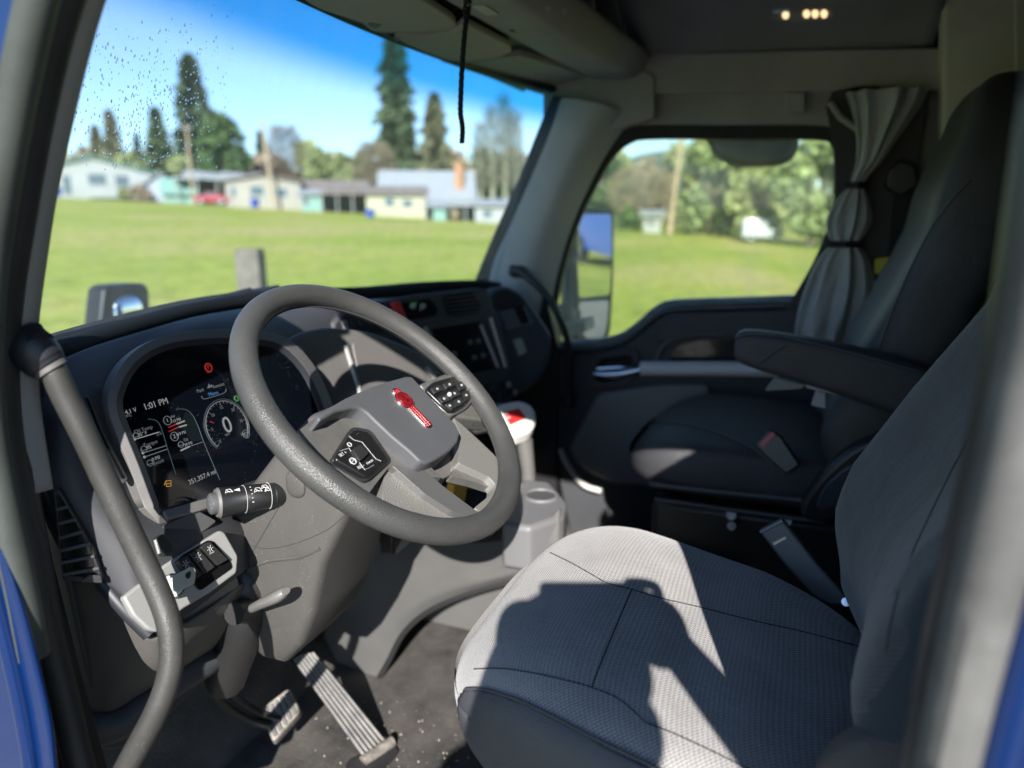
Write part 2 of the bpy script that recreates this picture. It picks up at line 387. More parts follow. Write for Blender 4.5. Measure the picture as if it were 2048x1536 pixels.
def glass_mat(name, tint, gloss=.05, band=None, dirt=0):
    m = bpy.data.materials.new(name); m.use_nodes = True; t = m.node_tree; L = t.links.new
    for q in list(t.nodes): t.nodes.remove(q)
    out = t.nodes.new('ShaderNodeOutputMaterial'); tr = t.nodes.new('ShaderNodeBsdfTransparent'); gl = t.nodes.new('ShaderNodeBsdfGlossy'); gl.inputs['Roughness'].default_value = .02
    tr.inputs[0].default_value = (*tint, 1); mx = t.nodes.new('ShaderNodeMixShader'); lw = t.nodes.new('ShaderNodeLayerWeight'); lw.inputs[0].default_value = .5; pw = t.nodes.new('ShaderNodeMath'); pw.operation = 'POWER'; L(lw.outputs['Facing'], pw.inputs[0]); pw.inputs[1].default_value = 5
    fr = t.nodes.new('ShaderNodeMath'); fr.operation = 'MULTIPLY_ADD'; L(pw.outputs[0], fr.inputs[0]); fr.inputs[1].default_value = .35; fr.inputs[2].default_value = .02
    L(fr.outputs[0], mx.inputs[0]); L(tr.outputs[0], mx.inputs[1]); L(gl.outputs[0], mx.inputs[2]); fin = mx.outputs[0]
    tc = t.nodes.new('ShaderNodeTexCoord')
    if band:
        sp = t.nodes.new('ShaderNodeSeparateXYZ'); L(tc.outputs['Object'], sp.inputs[0])
        mr = t.nodes.new('ShaderNodeMapRange'); mr.interpolation_type = 'SMOOTHSTEP'; mr.inputs[1].default_value = band[0]; mr.inputs[2].default_value = band[1]; L(sp.outputs[2], mr.inputs[0])
        cm = t.nodes.new('ShaderNodeMix'); cm.data_type = 'RGBA'; L(mr.outputs[0], cm.inputs[0]); cm.inputs[6].default_value = (*tint, 1); cm.inputs[7].default_value = (*band[2], 1); L(cm.outputs[2], tr.inputs[0])
    if dirt:
        mp = t.nodes.new('ShaderNodeMapping'); mp.inputs['Scale'].default_value = (9, 4, 1.2); mp.inputs['Rotation'].default_value = (0, R(14), 0); L(tc.outputs['Object'], mp.inputs[0])
        nz = t.nodes.new('ShaderNodeTexNoise'); nz.inputs['Scale'].default_value = 3; nz.inputs['Detail'].default_value = 5; L(mp.outputs[0], nz.inputs['Vector'])
        mr2 = t.nodes.new('ShaderNodeMapRange'); mr2.inputs[1].default_value = .42; mr2.inputs[2].default_value = .75; mr2.inputs[3].default_value = .045; mr2.inputs[4].default_value = dirt; L(nz.outputs['Fac'], mr2.inputs[0])
        df = t.nodes.new('ShaderNodeBsdfTranslucent'); df.inputs[0].default_value = (.8, .82, .82, 1); m2 = t.nodes.new('ShaderNodeMixShader')
        L(mr2.outputs[0], m2.inputs[0]); L(fin, m2.inputs[1]); L(df.outputs[0], m2.inputs[2]); fin = m2.outputs[0]
    L(fin, out.inputs[0]); return m
M['glass'] = glass_mat('windshield_glass', (.59, .70, .77), band=(2.545, 2.630, (.035, .33, .60)), dirt=.09)
M['side_glass'] = glass_mat('side_glass', (.76, .82, .78), dirt=.13)
def drop_mat():
    m = bpy.data.materials.new('water_drop'); m.use_nodes = True; b = m.node_tree.nodes['Principled BSDF']
    b.inputs['Transmission Weight'].default_value = 1; b.inputs['IOR'].default_value = 1.33; b.inputs['Roughness'].default_value = .0; return m
M['drop'] = drop_mat()
M['mirror'] = mat('mirror_glass', (.85, .87, .9), .01, metal=1)
M['mudspeck'] = mat('dried_mud', (.34,.30,.25), .9)
M['rubber_edge'] = mat('greenish_rubber', (.040,.046,.042), .55, grain=(420,.0006,.5), vary=(12,.2))
M['olive_dark'] = mat('sleeper_side_vinyl', (.50,.50,.42), .9, vary=(6,.1))
M['trim_dk'] = mat('dark_side_trim', (.14,.137,.132), .8, grain=(900,.0004,.5))
M['ledge'] = mat('door_ledge', (.03,.033,.04), .33)
M['silver_door'] = mat('door_silver', (.62,.62,.63), .45)
M['pocket'] = mat('map_pocket_grey', (.20,.198,.195), .7)
M['arm_blue_lit'] = mat('mirror_arm_blue_lit', (.06,.11,.20), .3)  # blue light on the mirror arm is put into its colour
M['glass_reflect'] = mat('mirror_bluish_reflection', (.10,.13,.19), .12)  # bluish reflection painted as the look-down mirror's base colour
# ================================================================== outside: ground, houses, trees
def gz(p):
    q = V((p[0]-C.x, p[1]-C.y, 0)); d = q.dot(HF); l = q.dot(RT)
    k = min(1, q.length/12)
    d = max(-60, min(150, d)); l = max(-140, min(140, l))
    return k*(-.05*l + .015*d) - .02
def ext(px, D, py=None):
    """point on the field at pixel column px, depth D"""
    d = ray(px, 430); h = V((d.x, d.y, 0)); p = V((C.x, C.y, 0)) + h*D; p.z = gz(p); return p
def grass_mat():
    m = bpy.data.materials.new('meadow'); m.use_nodes = True; t = m.node_tree; b = t.nodes['Principled BSDF']; L = t.links.new
    b.inputs['Roughness'].default_value = .9; b.inputs['Specular IOR Level'].default_value = .1
    tc = t.nodes.new('ShaderNodeTexCoord')
    def nz(s, d=5):
        q = t.nodes.new('ShaderNodeTexNoise'); q.inputs['Scale'].default_value = s; q.inputs['Detail'].default_value = d; q.inputs['Roughness'].default_value = .6; L(tc.outputs['Object'], q.inputs['Vector']); return q.outputs['Fac']
    def rampc(s, stops):
        q = t.nodes.new('ShaderNodeValToRGB'); e = q.color_ramp.elements
        while len(e) < len(stops): e.new(.5)
        for i, (p, c) in enumerate(stops): e[i].position = p; e[i].color = (*c, 1)
        L(s, q.inputs[0]); return q.outputs[0]
    mp = t.nodes.new('ShaderNodeMapping'); mp.inputs['Scale'].default_value = (.05, .16, 1); mp.inputs['Rotation'].default_value = (0, 0, -PSI); L(tc.outputs['Object'], mp.inputs[0])
    n0 = t.nodes.new('ShaderNodeTexNoise'); n0.inputs['Scale'].default_value = 1.0; n0.inputs['Detail'].default_value = 7; n0.inputs['Roughness'].default_value = .62; L(mp.outputs[0], n0.inputs['Vector'])
    a = rampc(n0.outputs['Fac'], [(.30, (.27, .33, .05)), (.44, (.35, .39, .07)), (.54, (.43, .42, .10)), (.66, (.50, .42, .17))])
    c = rampc(nz(2.2), [(.3, (.55, .6, .5)), (.5, (.95, .95, .9)), (.75, (1.25, 1.2, 1.1))])
    mx = t.nodes.new('ShaderNodeMix'); mx.data_type = 'RGBA'; mx.blend_type = 'MULTIPLY'; mx.inputs[0].default_value = 1; L(a, mx.inputs[6]); L(c, mx.inputs[7]); L(mx.outputs[2], b.inputs['Base Color'])
    return m
M['grass'] = grass_mat()
M['gravel'] = mat('gravel_lot', (.21, .20, .18), .9, vary=(3, .2), grain=(60, .02, .7))
M['bark'] = mat('bark', (.11, .085, .06), .9, vary=(8, .3))
M['wood'] = mat('weathered_wood', (.20, .165, .125), .9, vary=(9, .25), grain=(40, .01, .6))
def leafmat(name, c, amt=.35): return mat(name, c, .8, spec=.2, vary=(.9, amt))
M['fir'] = leafmat('fir_needles', (.095, .125, .058)); M['fir2'] = leafmat('dark_fir_needles', (.075, .10, .055)); M['firb'] = leafmat('brownish_fir', (.18, .17, .09))
M['cedar'] = leafmat('cedar_green', (.09, .135, .045)); M['bare'] = leafmat('bare_twigs', (.32, .235, .165)); M['tan'] = leafmat('tan_twigs', (.38, .30, .19))
M['spring'] = leafmat('yellow_green_leaves', (.30, .32, .13)); M['broad'] = leafmat('broad_green_leaves', (.26, .31, .135)); M['poplar'] = leafmat('poplar_twigs', (.33, .32, .22))
M['hill'] = mat('wooded_hill', (.075, .10, .085), .95, vary=(.05, .3))
# ground sheet to the horizon
rr = [0, 3, 6, 10, 16, 25, 40, 60, 85, 110, 140, 180, 260, 500, 1500]; vs_ = []; fs = []; NA = 64
for i, r_ in enumerate(rr):
    for j in range(NA):
        a = 2*math.pi*j/NA; p = V((C.x + r_*math.cos(a), C.y + r_*math.sin(a), 0)); p.z = gz(p); vs_.append(p)
for i in range(len(rr)-1):
    for j in range(NA): fs.append((i*NA+j, i*NA+(j+1) % NA, (i+1)*NA+(j+1) % NA, (i+1)*NA+j))
g = mk('ground', vs_, fs, M['grass']); g['kind'] = 'structure'
bm = bmesh.new(); bm.from_mesh(g.data); bmesh.ops.remove_doubles(bm, verts=bm.verts[:], dist=.001); bm.to_mesh(g.data); bm.free()
lot = [V((x, y, 0)) for x, y in rp([(-14, -40), (3.9, -40), (4.1, 0), (3.6, 5.5), (-14, 6.5)], 1.5)]
for p in lot: p.z = gz(p) + .03
# the gravel lot the truck stands on
lp = []; lf = []
nx, ny = 18, 40
for j in range(ny+1):
    for i in range(nx+1):
        x = -14 + i*18.0/nx; y = -40 + j*46.0/ny; lp.append((x, y, gz((x, y, 0)) + .02))
for j in range(ny):
    for i in range(nx): lf.append((j*(nx+1)+i, j*(nx+1)+i+1, (j+1)*(nx+1)+i+1, (j+1)*(nx+1)+i))
lo = mk('gravel_lot', lp, lf, M['gravel']); lo['kind'] = 'structure'
# wooded hills behind everything
def hill(px0, px1, D, heights, name='hill'):
    n = len(heights); top = []; 
    k = cr([V((px0+(px1-px0)*i/(n-1), h, 0)) for i, h in enumerate(heights)], 6)
    rows = [[], [], []]
    for q in k:
        b = ext(q.x, D); d = ray(q.x, 430); h = V((d.x, d.y, 0))
        zt = C.z + D*(430-q.y)/F
        rows[0].append(V((b.x, b.y, b.z-3))); e = b + h*60; rows[1].append(V((e.x, e.y, zt))); e = b + h*200; rows[2].append(V((e.x, e.y, b.z-5)))
    o = loft(name, rows, M['hill'], caps=False, closed=False); o['kind'] = 'structure'; return o
hill(-250, 420, 330, [255, 232, 228, 262, 330, 352, 360])
hill(1120, 1560, 300, [400, 330, 296, 282, 290, 330, 400])
# ---- trees
def leaves(name, pts, mat_, parent, size, n=1):
    vs_ = []; fs = []
    for p, s, dirn in pts:
        u = V((rnd.gauss(0, 1), rnd.gauss(0, 1), rnd.gauss(0, 1))).normalized()
        if dirn is not None: u = (dirn*1.2 + u*.6).normalized()
        v = u.orthogonal().normalized(); v = (v*math.cos(a_ := rnd.random()*6.28) + u.cross(v)*math.sin(a_))
        b = len(vs_); L_ = s*size; w = L_*.42
        vs_ += [p - u*L_*.5, p + v*w - u*L_*.1, p + u*L_*.6, p - v*w - u*L_*.1]; fs.append((b, b+1, b+2, b+3))
    me = bpy.data.meshes.new(name); me.from_pydata([tuple(x) for x in vs_], [], fs); return link(name, me, mat_, parent, smooth=False)
def conifer(px, ytop, half, D, label, m='fir', ybase=400, n=1500, slim=1.0, gap=.0, skirt=.08):
    b = ext(px, D); H = C.z + D*(430-ytop)/F - b.z; Rr = half/F*D
    t = thing('conifer_tree', label, 'tree', b, 'trees beyond the field')
    tube('trunk', [b + V((0, 0, -.3)), b + V((0, 0, H*.5)), b + V((0, 0, H*.97))], [Rr*.09+.12, Rr*.06+.06, .03], M['bark'], t, n=6)
    pts = []; tiers = 16
    for i in range(n):
        u = rnd.random()**.8; tier = int(u*tiers); 
        fr = (u*tiers) % 1
        rad = Rr*((1-u)**slim)*(.72+.38*(1-fr))*(1.0 + .18*math.sin(tier*2.4 + px)) + .1
        a = rnd.random()*6.283; lob = .78 + .22*math.sin(5*a + tier*1.9)
        if rnd.random() < gap: continue
        q = rad*lob*math.sqrt(rnd.uniform(.15, 1))
        z = H*(skirt + (1-skirt)*u) - q*.22
        pts.append((b + V((math.cos(a)*q, math.sin(a)*q, z)), rnd.uniform(.6, 1.3), V((math.cos(a), math.sin(a), -.35))))
    leaves('crown', pts, M[m], t, max(.5, Rr*.42)); return t
def broad(px, y0, y1, half, D, label, m='broad', n=1500, size=.14, trunk=True, shape=1.0):
    b = ext(px, D); zt = C.z + D*(430-y0)/F; zb = max(b.z, C.z + D*(430-y1)/F); Rr = half/F*D; Hc = zt-zb
    t = thing('broadleaf_tree' if trunk else 'bush', label, 'tree' if trunk else 'bush', b, 'trees beyond the field' if trunk else 'bushes beyond the field')
    tk = [b + V((0, 0, -.2)), b + V((.1, .05, (zb-b.z)*.6 + .3)), V((b.x, b.y, zb + Hc*.55))]
    tube('trunk', tk, [Rr*.07+.08, Rr*.05+.06, .04], M['bark'], t, n=6)
    for i in range(5):
        a = i*1.3+px; tip = V((b.x + math.cos(a)*Rr*.6, b.y + math.sin(a)*Rr*.6, zb + Hc*rnd.uniform(.55, .85)))
        tube('limb', [tk[1], (tk[1]+tip)/2 + V((0, 0, Hc*.08)), tip], [Rr*.03+.03, Rr*.02+.02, .015], M['bark'], t, n=5)
    cl = []
    for i in range(26):
        a = rnd.random()*6.283; z = rnd.random(); r_ = Rr*math.sqrt(max(.05, 1-(2*z-.85)**2*shape))*math.sqrt(rnd.random())*.85
        cl.append((V((b.x + math.cos(a)*r_, b.y + math.sin(a)*r_, zb + Hc*(.08+.86*z))), Rr*rnd.uniform(.22, .42)))
    pts = []
    for i in range(n):
        c, r_ = cl[rnd.randrange(len(cl))]; d = V((rnd.gauss(0, 1), rnd.gauss(0, 1), rnd.gauss(0, 1))).normalized()
        pts.append((c + d*r_*rnd.uniform(.5, 1.05), rnd.uniform(.6, 1.3), None))
    leaves('crown', pts, M[m], t, max(.35, Rr*size*1.6)); return t
def bare(px, y0, half, D, label, m='bare', n=500):
    b = ext(px, D); H = C.z + D*(430-y0)/F - b.z; Rr = half/F*D
    t = thing('bare_tree', label, 'tree', b, 'trees beyond the field')
    tube('trunk', [b + V((0, 0, -.2)), b + V((.1, 0, H*.35)), b + V((0, .1, H*.7))], [H*.025+.05, H*.018+.04, .03], M[m], t, n=6)
    for i in range(9):
        a = i*2.4; z0 = H*rnd.uniform(.2, .5); tip = b + V((math.cos(a)*Rr*.8, math.sin(a)*Rr*.8, H*rnd.uniform(.7, .98)))
        tube('limb', [b + V((0, 0, z0)), (b + V((0, 0, z0)))*.5 + tip*.5 + V((0, 0, -H*.05)), tip], [.09, .06, .02], M[m], t, n=5)
    vs_ = []; fs = []
    for i in range(n):
        a = rnd.random()*6.283; z = rnd.uniform(.25, 1); r_ = Rr*math.sqrt(max(0.03, 1-((z-.62)/.42)**2))*math.sqrt(rnd.random())
        p = b + V((math.cos(a)*r_, math.sin(a)*r_, H*z)); d = V((math.cos(a)*.5+rnd.gauss(0, .4), math.sin(a)*.5+rnd.gauss(0, .4), 1)).normalized()*H*.13
        w = d.orthogonal().normalized()*.10; k = len(vs_); vs_ += [p-w, p+w, p+d]; fs.append((k, k+1, k+2))
    me = bpy.data.meshes.new('twigs'); me.from_pydata([tuple(x) for x in vs_], [], fs); link('twigs', me, M[m], t, smooth=False); return t
conifer(211, 262, 32, 130, 'small dark conifer at far left above the green roof', 'firb', n=900)
conifer(243, 236, 38, 125, 'slim brownish conifer, second from left, behind the white house', 'firb', n=1100)
conifer(291, 276, 24, 128, 'tiny conifer between two taller ones behind the grey shed', 'fir2', n=600)
conifer(332, 231, 46, 122, 'mid-sized conifer left of the tallest left-hand fir', 'fir', n=1300)
conifer(407, 138, 60, 120, 'tall ragged fir standing behind the wooden utility pole', 'fir2', n=2400, slim=.8, gap=.1)
broad(462, 247, 352, 54, 112, 'dense rounded dark green evergreen right of the tall fir', 'cedar', n=2600, shape=.6)
conifer(531, 272, 24, 128, 'narrow dark fir beside the reddish bare tree', 'fir2', n=700)
bare(580, 268, 38, 116, 'reddish-brown bare tree behind the beige house', 'bare', 2400)
broad(640, 306, 372, 34, 114, 'olive green leafy tree right of the bare reddish tree', 'spring', n=1100)
broad(690, 312, 380, 30, 112, 'yellow-green leafy tree above the low carport roofs', 'spring', n=1000)
bare(752, 298, 42, 108, 'tan bare tree at the foot of the tallest conifer', 'tan', 2200)
conifer(799, 98, 48, 115, 'tallest narrow conifer rising into the blue sun band', 'fir', n=3000, slim=.42, gap=.05)
conifer(874, 205, 44, 112, 'brownish fir right of the tallest conifer', 'firb', n=1900, slim=.6)
for k_, (px_, yt) in enumerate([(962, 262), (985, 232), (1010, 214), (1032, 240)]):
    bare(px_, yt, 13, 125, ['shortest', 'second', 'tallest', 'last'][k_] + ' of the thin bare poplars left of the far windshield pillar, counted rightwards', 'poplar', 500)
broad(1215, 330, 470, 60, 95, 'dark green tree seen just above the door mirror', 'cedar', n=1500)
bare(1262, 345, 50, 88, 'tan bare tree left of the pole in the side window', 'tan', 1000)
bare(1310, 352, 44, 86, 'rusty bare tree just beside the pole in the side window', 'tan', 900)
broad(1420, 262, 465, 78, 78, 'broad pale green tree right of the pole in the side window', 'broad', n=2600)
broad(1520, 250, 470, 70, 72, 'large yellow-green tree behind the white van', 'spring', n=2600)
broad(1625, 230, 475, 85, 60, 'largest dark green tree at the right edge of the side window', 'broad', n=3000)
broad(1740, 240, 475, 80, 58, 'leafy tree mostly hidden by the window curtain', 'broad', n=1500)
conifer(1462, 300, 26, 74, 'dark fir trunk standing between the pale green trees', 'fir2', n=900)
for k_, (px_, y0_, y1_, hf, D_, mm, lb) in enumerate([(120, 300, 350, 40, 140, 'spring', 'low olive bush behind the green roof at far left'), (275, 318, 350, 34, 118, 'spring', 'round bush left of the utility pole'), (372, 320, 352, 30, 117, 'spring', 'round bush at the base of the tall fir'),
    (255, 378, 398, 14, 98, 'spring', 'small shrub in front of the white house'), (285, 376, 398, 22, 98, 'bare', 'brown shrub beside the grey shed'), (1255, 418, 466, 34, 84, 'cedar', 'dark shrub left of the white shed'), (1400, 412, 468, 40, 80, 'spring', 'hedge shrub right of the pole'), (900, 412, 444, 20, 84, 'tan', 'tan shrub beside the green door')]):
    broad(px_, y0_, y1_, hf, D_, lb, mm, n=500, size=.2, trunk=False)
BRUSH = ['at the far left edge of the windshield', 'behind the left end of the green roof', 'behind the middle of the green roof', 'behind the right end of the green roof', 'behind the lavender-grey shed', 'behind the long pale carport', 'left of the dense rounded evergreen', 'right of the dense rounded evergreen', 'behind the beige bungalow gable', 'behind the mint shed between the beige houses', 'behind the brown-roofed house', 'behind the grey open carport', 'behind the cream bungalow', 'behind the pale steep roof', 'behind the orange chimney', 'between the brownish fir and the poplars', 'at the foot of the thin poplars']
for k_ in range(17):
    px_ = 70 + k_*60 + rnd.uniform(-12, 12); hh = rnd.uniform(292, 330)
    broad(px_, hh, 400, rnd.uniform(46, 64), 132 + rnd.uniform(-4, 6), 'bushy ' + ['reddish', 'olive', 'tan', 'dark green'][k_ % 4] + ' brush ' + BRUSH[k_], ['bare', 'spring', 'tan', 'cedar'][k_ % 4], n=1000, size=.2, trunk=False)
for k_, (px_, hh, mm) in enumerate([(1180, 330, 'tan'), (1240, 300, 'spring'), (1290, 318, 'tan'), (1350, 292, 'spring'), (1390, 300, 'tan'), (1460, 280, 'spring'), (1560, 270, 'spring')]):
    broad(px_, hh, 470, 46, 105 + 3*k_, 'soft pale ' + ('tan' if mm == 'tan' else 'yellow-green') + ' thicket tree in the side window, ' + ['farthest left', 'just above the door mirror', 'left of the pole', 'directly behind the pole', 'just right of the pole', 'left of the white van', 'above the white van'][k_], mm, n=800, size=.16)
# ---- houses
M['w_white'] = mat('white_siding', (.37, .36, .34), .7, vary=(.5, .06)); M['w_beige'] = mat('beige_siding', (.38, .33, .27), .8, vary=(.5, .06)); M['w_cream'] = mat('cream_siding', (.46, .42, .28), .8, vary=(.5, .05))
M['r_green'] = mat('green_metal_roof', (.17, .32, .24), .6); M['r_brown'] = mat('brown_shingle_roof', (.24, .19, .16), .9, vary=(1, .15)); M['r_grey'] = mat('grey_shingle_roof', (.34, .34, .35), .9, vary=(1, .1)); M['r_white'] = mat('pale_metal_roof', (.34, .34, .34), .6)
M['mint'] = mat('mint_paint', (.22, .35, .29), .7); M['pane'] = mat('window_pane', (.10, .13, .15), .12); M['brick'] = mat('orange_brick', (.48, .24, .12), .9); M['shade'] = mat('shaded_carport_wall', (.12, .11, .10), .9)  # carport back walls coloured dark to stand for the shade inside
M['lav'] = mat('lavender_shed_wall', (.42, .42, .47), .8)
def house(label, x0, x1, yb, ye, yr, D, wall, roof, depth=8, front=False, wins=(), name='house', door=None):
    xc = (x0+x1)/2; b = ext(xc, D); b.z = C.z + D*(430-yb)/F; w = (x1-x0)/F*D; he = D*(yb-ye)/F; hr = D*(yb-yr)/F
    d = ray(xc, 430); fwd = V((d.x, d.y, 0)).normalized(); rt = V((fwd.y, -fwd.x, 0))
    P = lambda u, v, z: b + rt*(u*w) + fwd*v + V((0, 0, z))
    t = thing(name, label, 'house' if name == 'house' else name.replace('_', ' '), b, 'houses along the far side of the field')
    wl = [P(-.5, 0, -1.5), P(.5, 0, -1.5), P(.5, depth, -1.5), P(-.5, depth, -1.5), P(-.5, 0, he), P(.5, 0, he), P(.5, depth, he), P(-.5, depth, he)]
    fs = [(0, 1, 5, 4), (1, 2, 6, 5), (2, 3, 7, 6), (3, 0, 4, 7)]; o = .4
    if front:
        wl += [P(0, 0, hr), P(0, depth, hr)]; fs[0] = (0, 1, 5, 8, 4); fs[2] = (2, 3, 7, 9, 6)
        sl = (hr-he)/(w*.5); ov = .55/w
        rv = [P(-.5-ov, -.6, he-.55*sl+.06), P(0, -.6, hr+.06), P(.5+ov, -.6, he-.55*sl+.06), P(-.5-ov, depth+.6, he-.55*sl+.06), P(0, depth+.6, hr+.06), P(.5+ov, depth+.6, he-.55*sl+.06)]
        rf = [(0, 1, 4, 3), (1, 2, 5, 4)]
    else:
        wl += [P(-.5, depth/2, hr), P(.5, depth/2, hr)]; fs[1] = (1, 2, 6, 9, 5); fs[3] = (3, 0, 4, 8, 7)
        sl = (hr-he)/(depth/2); ov = .45/w
        rv = [P(-.5-ov, -.6, he-.6*sl+.06), P(.5+ov, -.6, he-.6*sl+.06), P(-.5-ov, depth/2, hr+.06), P(.5+ov, depth/2, hr+.06), P(-.5-ov, depth+.6, he-.6*sl+.06), P(.5+ov, depth+.6, he-.6*sl+.06)]
        rf = [(0, 1, 3, 2), (2, 3, 5, 4)]
    mk('wall', wl, fs, wall, t, smooth=False); mk('roof', rv, rf, roof, t, smooth=False, solid=.18, soff=1)
    for (wx0, wx1, wy0, wy1) in wins:
        u0, u1 = (wx0-x0)/(x1-x0)-.5, (wx1-x0)/(x1-x0)-.5; z0, z1 = D*(yb-wy1)/F, D*(yb-wy0)/F
        f_ = slab('window', [P(u0, -.03, z0), P(u1, -.03, z0), P(u1, -.03, z1), P(u0, -.03, z1)], -fwd, .08, M['w_white'], t, bevel=0, smooth=False)
        e = .09/w; slab('pane', [P(u0+e, -.05, z0+.09), P(u1-e, -.05, z0+.09), P(u1-e, -.05, z1-.09), P(u0+e, -.05, z1-.09)], -fwd, .03, M['pane'], f_, bevel=0, smooth=False)
    if door:
        (wx0, wx1, wy0, wy1, dm) = door; u0, u1 = (wx0-x0)/(x1-x0)-.5, (wx1-x0)/(x1-x0)-.5; z0, z1 = D*(yb-wy1)/F, D*(yb-wy0)/F
        slab('door', [P(u0, -.05, z0), P(u1, -.05, z0), P(u1, -.05, z1), P(u0, -.05, z1)], -fwd, .1, dm, t, bevel=0, smooth=False)
    return t, P, w
def carport(label, x0, x1, yb, yt, D, roofm, backm, posts=4, depth=5):
    xc = (x0+x1)/2; b = ext(xc, D); b.z = C.z + D*(430-yb)/F; w = (x1-x0)/F*D; h = D*(yb-yt)/F
    d = ray(xc, 430); fwd = V((d.x, d.y, 0)).normalized(); rt = V((fwd.y, -fwd.x, 0)); P = lambda u, v, z: b + rt*(u*w) + fwd*v + V((0, 0, z))
    t = thing('carport', label, 'carport', b, 'carports along the far side of the field')
    slab('roof', [P(-.52, -.4, h), P(.52, -.4, h), P(.52, depth, h+.25), P(-.52, depth, h+.25)], (0, 0, 1), .28, roofm, t, bevel=0, smooth=False)
    slab('back_wall', [P(-.5, depth-.3, -1), P(.5, depth-.3, -1), P(.5, depth-.3, h), P(-.5, depth-.3, h)], -fwd, .15, backm, t, bevel=0, smooth=False)
    for i in range(posts):
        c = P(-.48+.96*i/(posts-1), 0, h/2-.5); box('post', c, (.14, .14, h+.8), M['w_white'], t, bevel=0)
    return t
t_, P_, w_ = house('white house with green roof and three windows, far left', 92, 298, 394, 347, 320, 100, M['w_white'], M['r_green'], 9, True, [(186, 219, 350, 373), (233, 259, 352, 376), (142, 158, 355, 392)])
slab('porch_rail', [P_(-.1, -1.5, -.2), P_(.42, -1.5, -.2), P_(.42, -1.5, .9), P_(-.1, -1.5, .9)], -P_(0, 1, 0)+P_(0, 0, 0), .1, M['w_white'], t_, bevel=0, smooth=False)
house('small lavender-grey shed right of the white house', 302, 350, 397, 368, 350, 101, M['lav'], M['r_grey'], 4, True, [], 'shed')
house('mint green lean-to beside the red car', 335, 392, 400, 384, 362, 100, M['mint'], M['mint'], 3, False, [], 'shed')
carport('long pale flat-roofed carport over the red car', 362, 478, 406, 358, 100, M['r_white'], M['shade'], 4)
house('grey-roofed house behind the long carport', 385, 520, 404, 362, 346, 108, M['w_beige'], M['r_grey'], 8, False, [(420, 440, 370, 382)])
house('beige bungalow with low brown gable and two windows', 460, 602, 415, 366, 354, 96, M['w_beige'], M['r_brown'], 9, True, [(505, 532, 374, 394), (553, 576, 378, 396), (470, 480, 376, 396)])
house('brown-roofed beige house behind the mint shed', 590, 735, 420, 382, 364, 100, M['w_beige'], M['r_brown'], 8, False, [(690, 712, 392, 404)])
house('mint green shed between the beige houses', 606, 645, 420, 390, 384, 93, M['mint'], M['r_grey'], 3, False, [(608, 620, 395, 412)], 'shed')
carport('grey open carport left of the cream house', 645, 738, 426, 386, 92, M['r_brown'], M['shade'], 4)
house('cream bungalow with brown roof edge', 735, 852, 438, 390, 376, 88, M['w_cream'], M['r_brown'], 8, False, [(770, 790, 397, 414), (805, 826, 400, 416)])
t_, P_, w_ = house('large house with pale steep roof and orange chimney', 762, 948, 440, 400, 344, 98, M['w_white'], M['r_white'], 11, False, [(900, 915, 402, 412)])
c_ = P_(.36, 2, 5.2); box('chimney', c_, (1.0, 1.0, 5.0), M['brick'], t_, bevel=0)
carport('white carport at the right end of the houses', 850, 960, 445, 408, 84, M['r_white'], M['shade'], 5)
house('white trailer home half hidden by the far windshield pillar', 950, 1060, 448, 412, 402, 84, M['w_white'], M['r_white'], 6, False, [(965, 985, 420, 436)])
house('small mint garden shed beside the white carport', 866, 892, 444, 414, 408, 82, M['mint'], M['r_grey'], 3, False, [], 'shed')
house('white shed seen left of the pole in the side window', 1288, 1322, 465, 432, 424, 76, M['w_white'], M['r_white'], 4, False, [(1296, 1308, 440, 452)], 'shed')
# ---- utility poles, bins, vehicles, fence post
def pole(label, px, y0, D, r0=.16, lean=0, light=False):
    b = ext(px, D); H = C.z + D*(430-y0)/F - b.z; t = thing('utility_pole', label, 'utility pole', b, 'utility poles')
    top = b + V((RT.x*lean, RT.y*lean, H)); tube('shaft', [b - V((0, 0, .3)), (b+top)/2, top], [r0, r0*.85, r0*.7], M['polewood'], t, n=8)
    box('crossarm', top - V((0, 0, .5)), (1.6, .12, .14), M['polewood'], t, rot=Matrix.Rotation(-PSI, 3, 'Z'), bevel=0)
    for s in (-.6, .6): box('insulator', top + V((s*RT.x, s*RT.y, -.36)), (.1, .1, .16), M['white'], t, bevel=0)
    if light:
        tube('lamp_arm', [top - V((0, 0, .6)), top + RT*-.7 + V((0, 0, -.2)), top + RT*-1.2 + V((0, 0, -.25))], .05, M['w_white'], t, n=6)
        sellip('lamp_head', top + RT*-1.5 + V((0, 0, -.3)), (.35, .25, .14), .8, .8, M['w_white'], t, 12, 8)
    return t
M['polewood'] = mat('pole_wood', (.42, .31, .20), .9, vary=(2, .15))
pole('short pale wooden utility pole in front of the tall fir', 390, 258, 96, .19)
pole('utility pole with street lamp above the beige bungalow', 551, 252, 94, .24, -.9, True)
pole('utility pole seen through the passenger side window', 1340, 270, 74, .32, .9)
def bin_(label, px, yb, D):
    b = ext(px, D); b.z = C.z + D*(430-yb)/F; t = thing('wheelie_bin', label, 'bin', b, 'blue bins by the houses')
    rg = [[b + V((sx*s, sy*s, z)) for sx, sy in ((-1, -1), (1, -1), (1, 1), (-1, 1))] for z, s in ((0, .28), (.95, .38))]
    loft('body', rg, M['binblue'], t, smooth=False); box('lid', b + V((0, 0, 1.02)), (.84, .84, .12), M['binblue'], t, bevel=.03)
    for s in (-.25, .25): tube('wheel', [b + V((s-.04, .32, .1)), b + V((s+.04, .32, .1))], .12, M['black'], t, n=10)
M['binblue'] = mat('bin_blue', (.03, .08, .36), .5)
bin_('blue bin in front of the white green-roofed house', 121, 394, 88); bin_('blue bin in front of the beige bungalow', 512, 416, 85); bin_('blue bin beside the cream bungalow', 741, 438, 80)
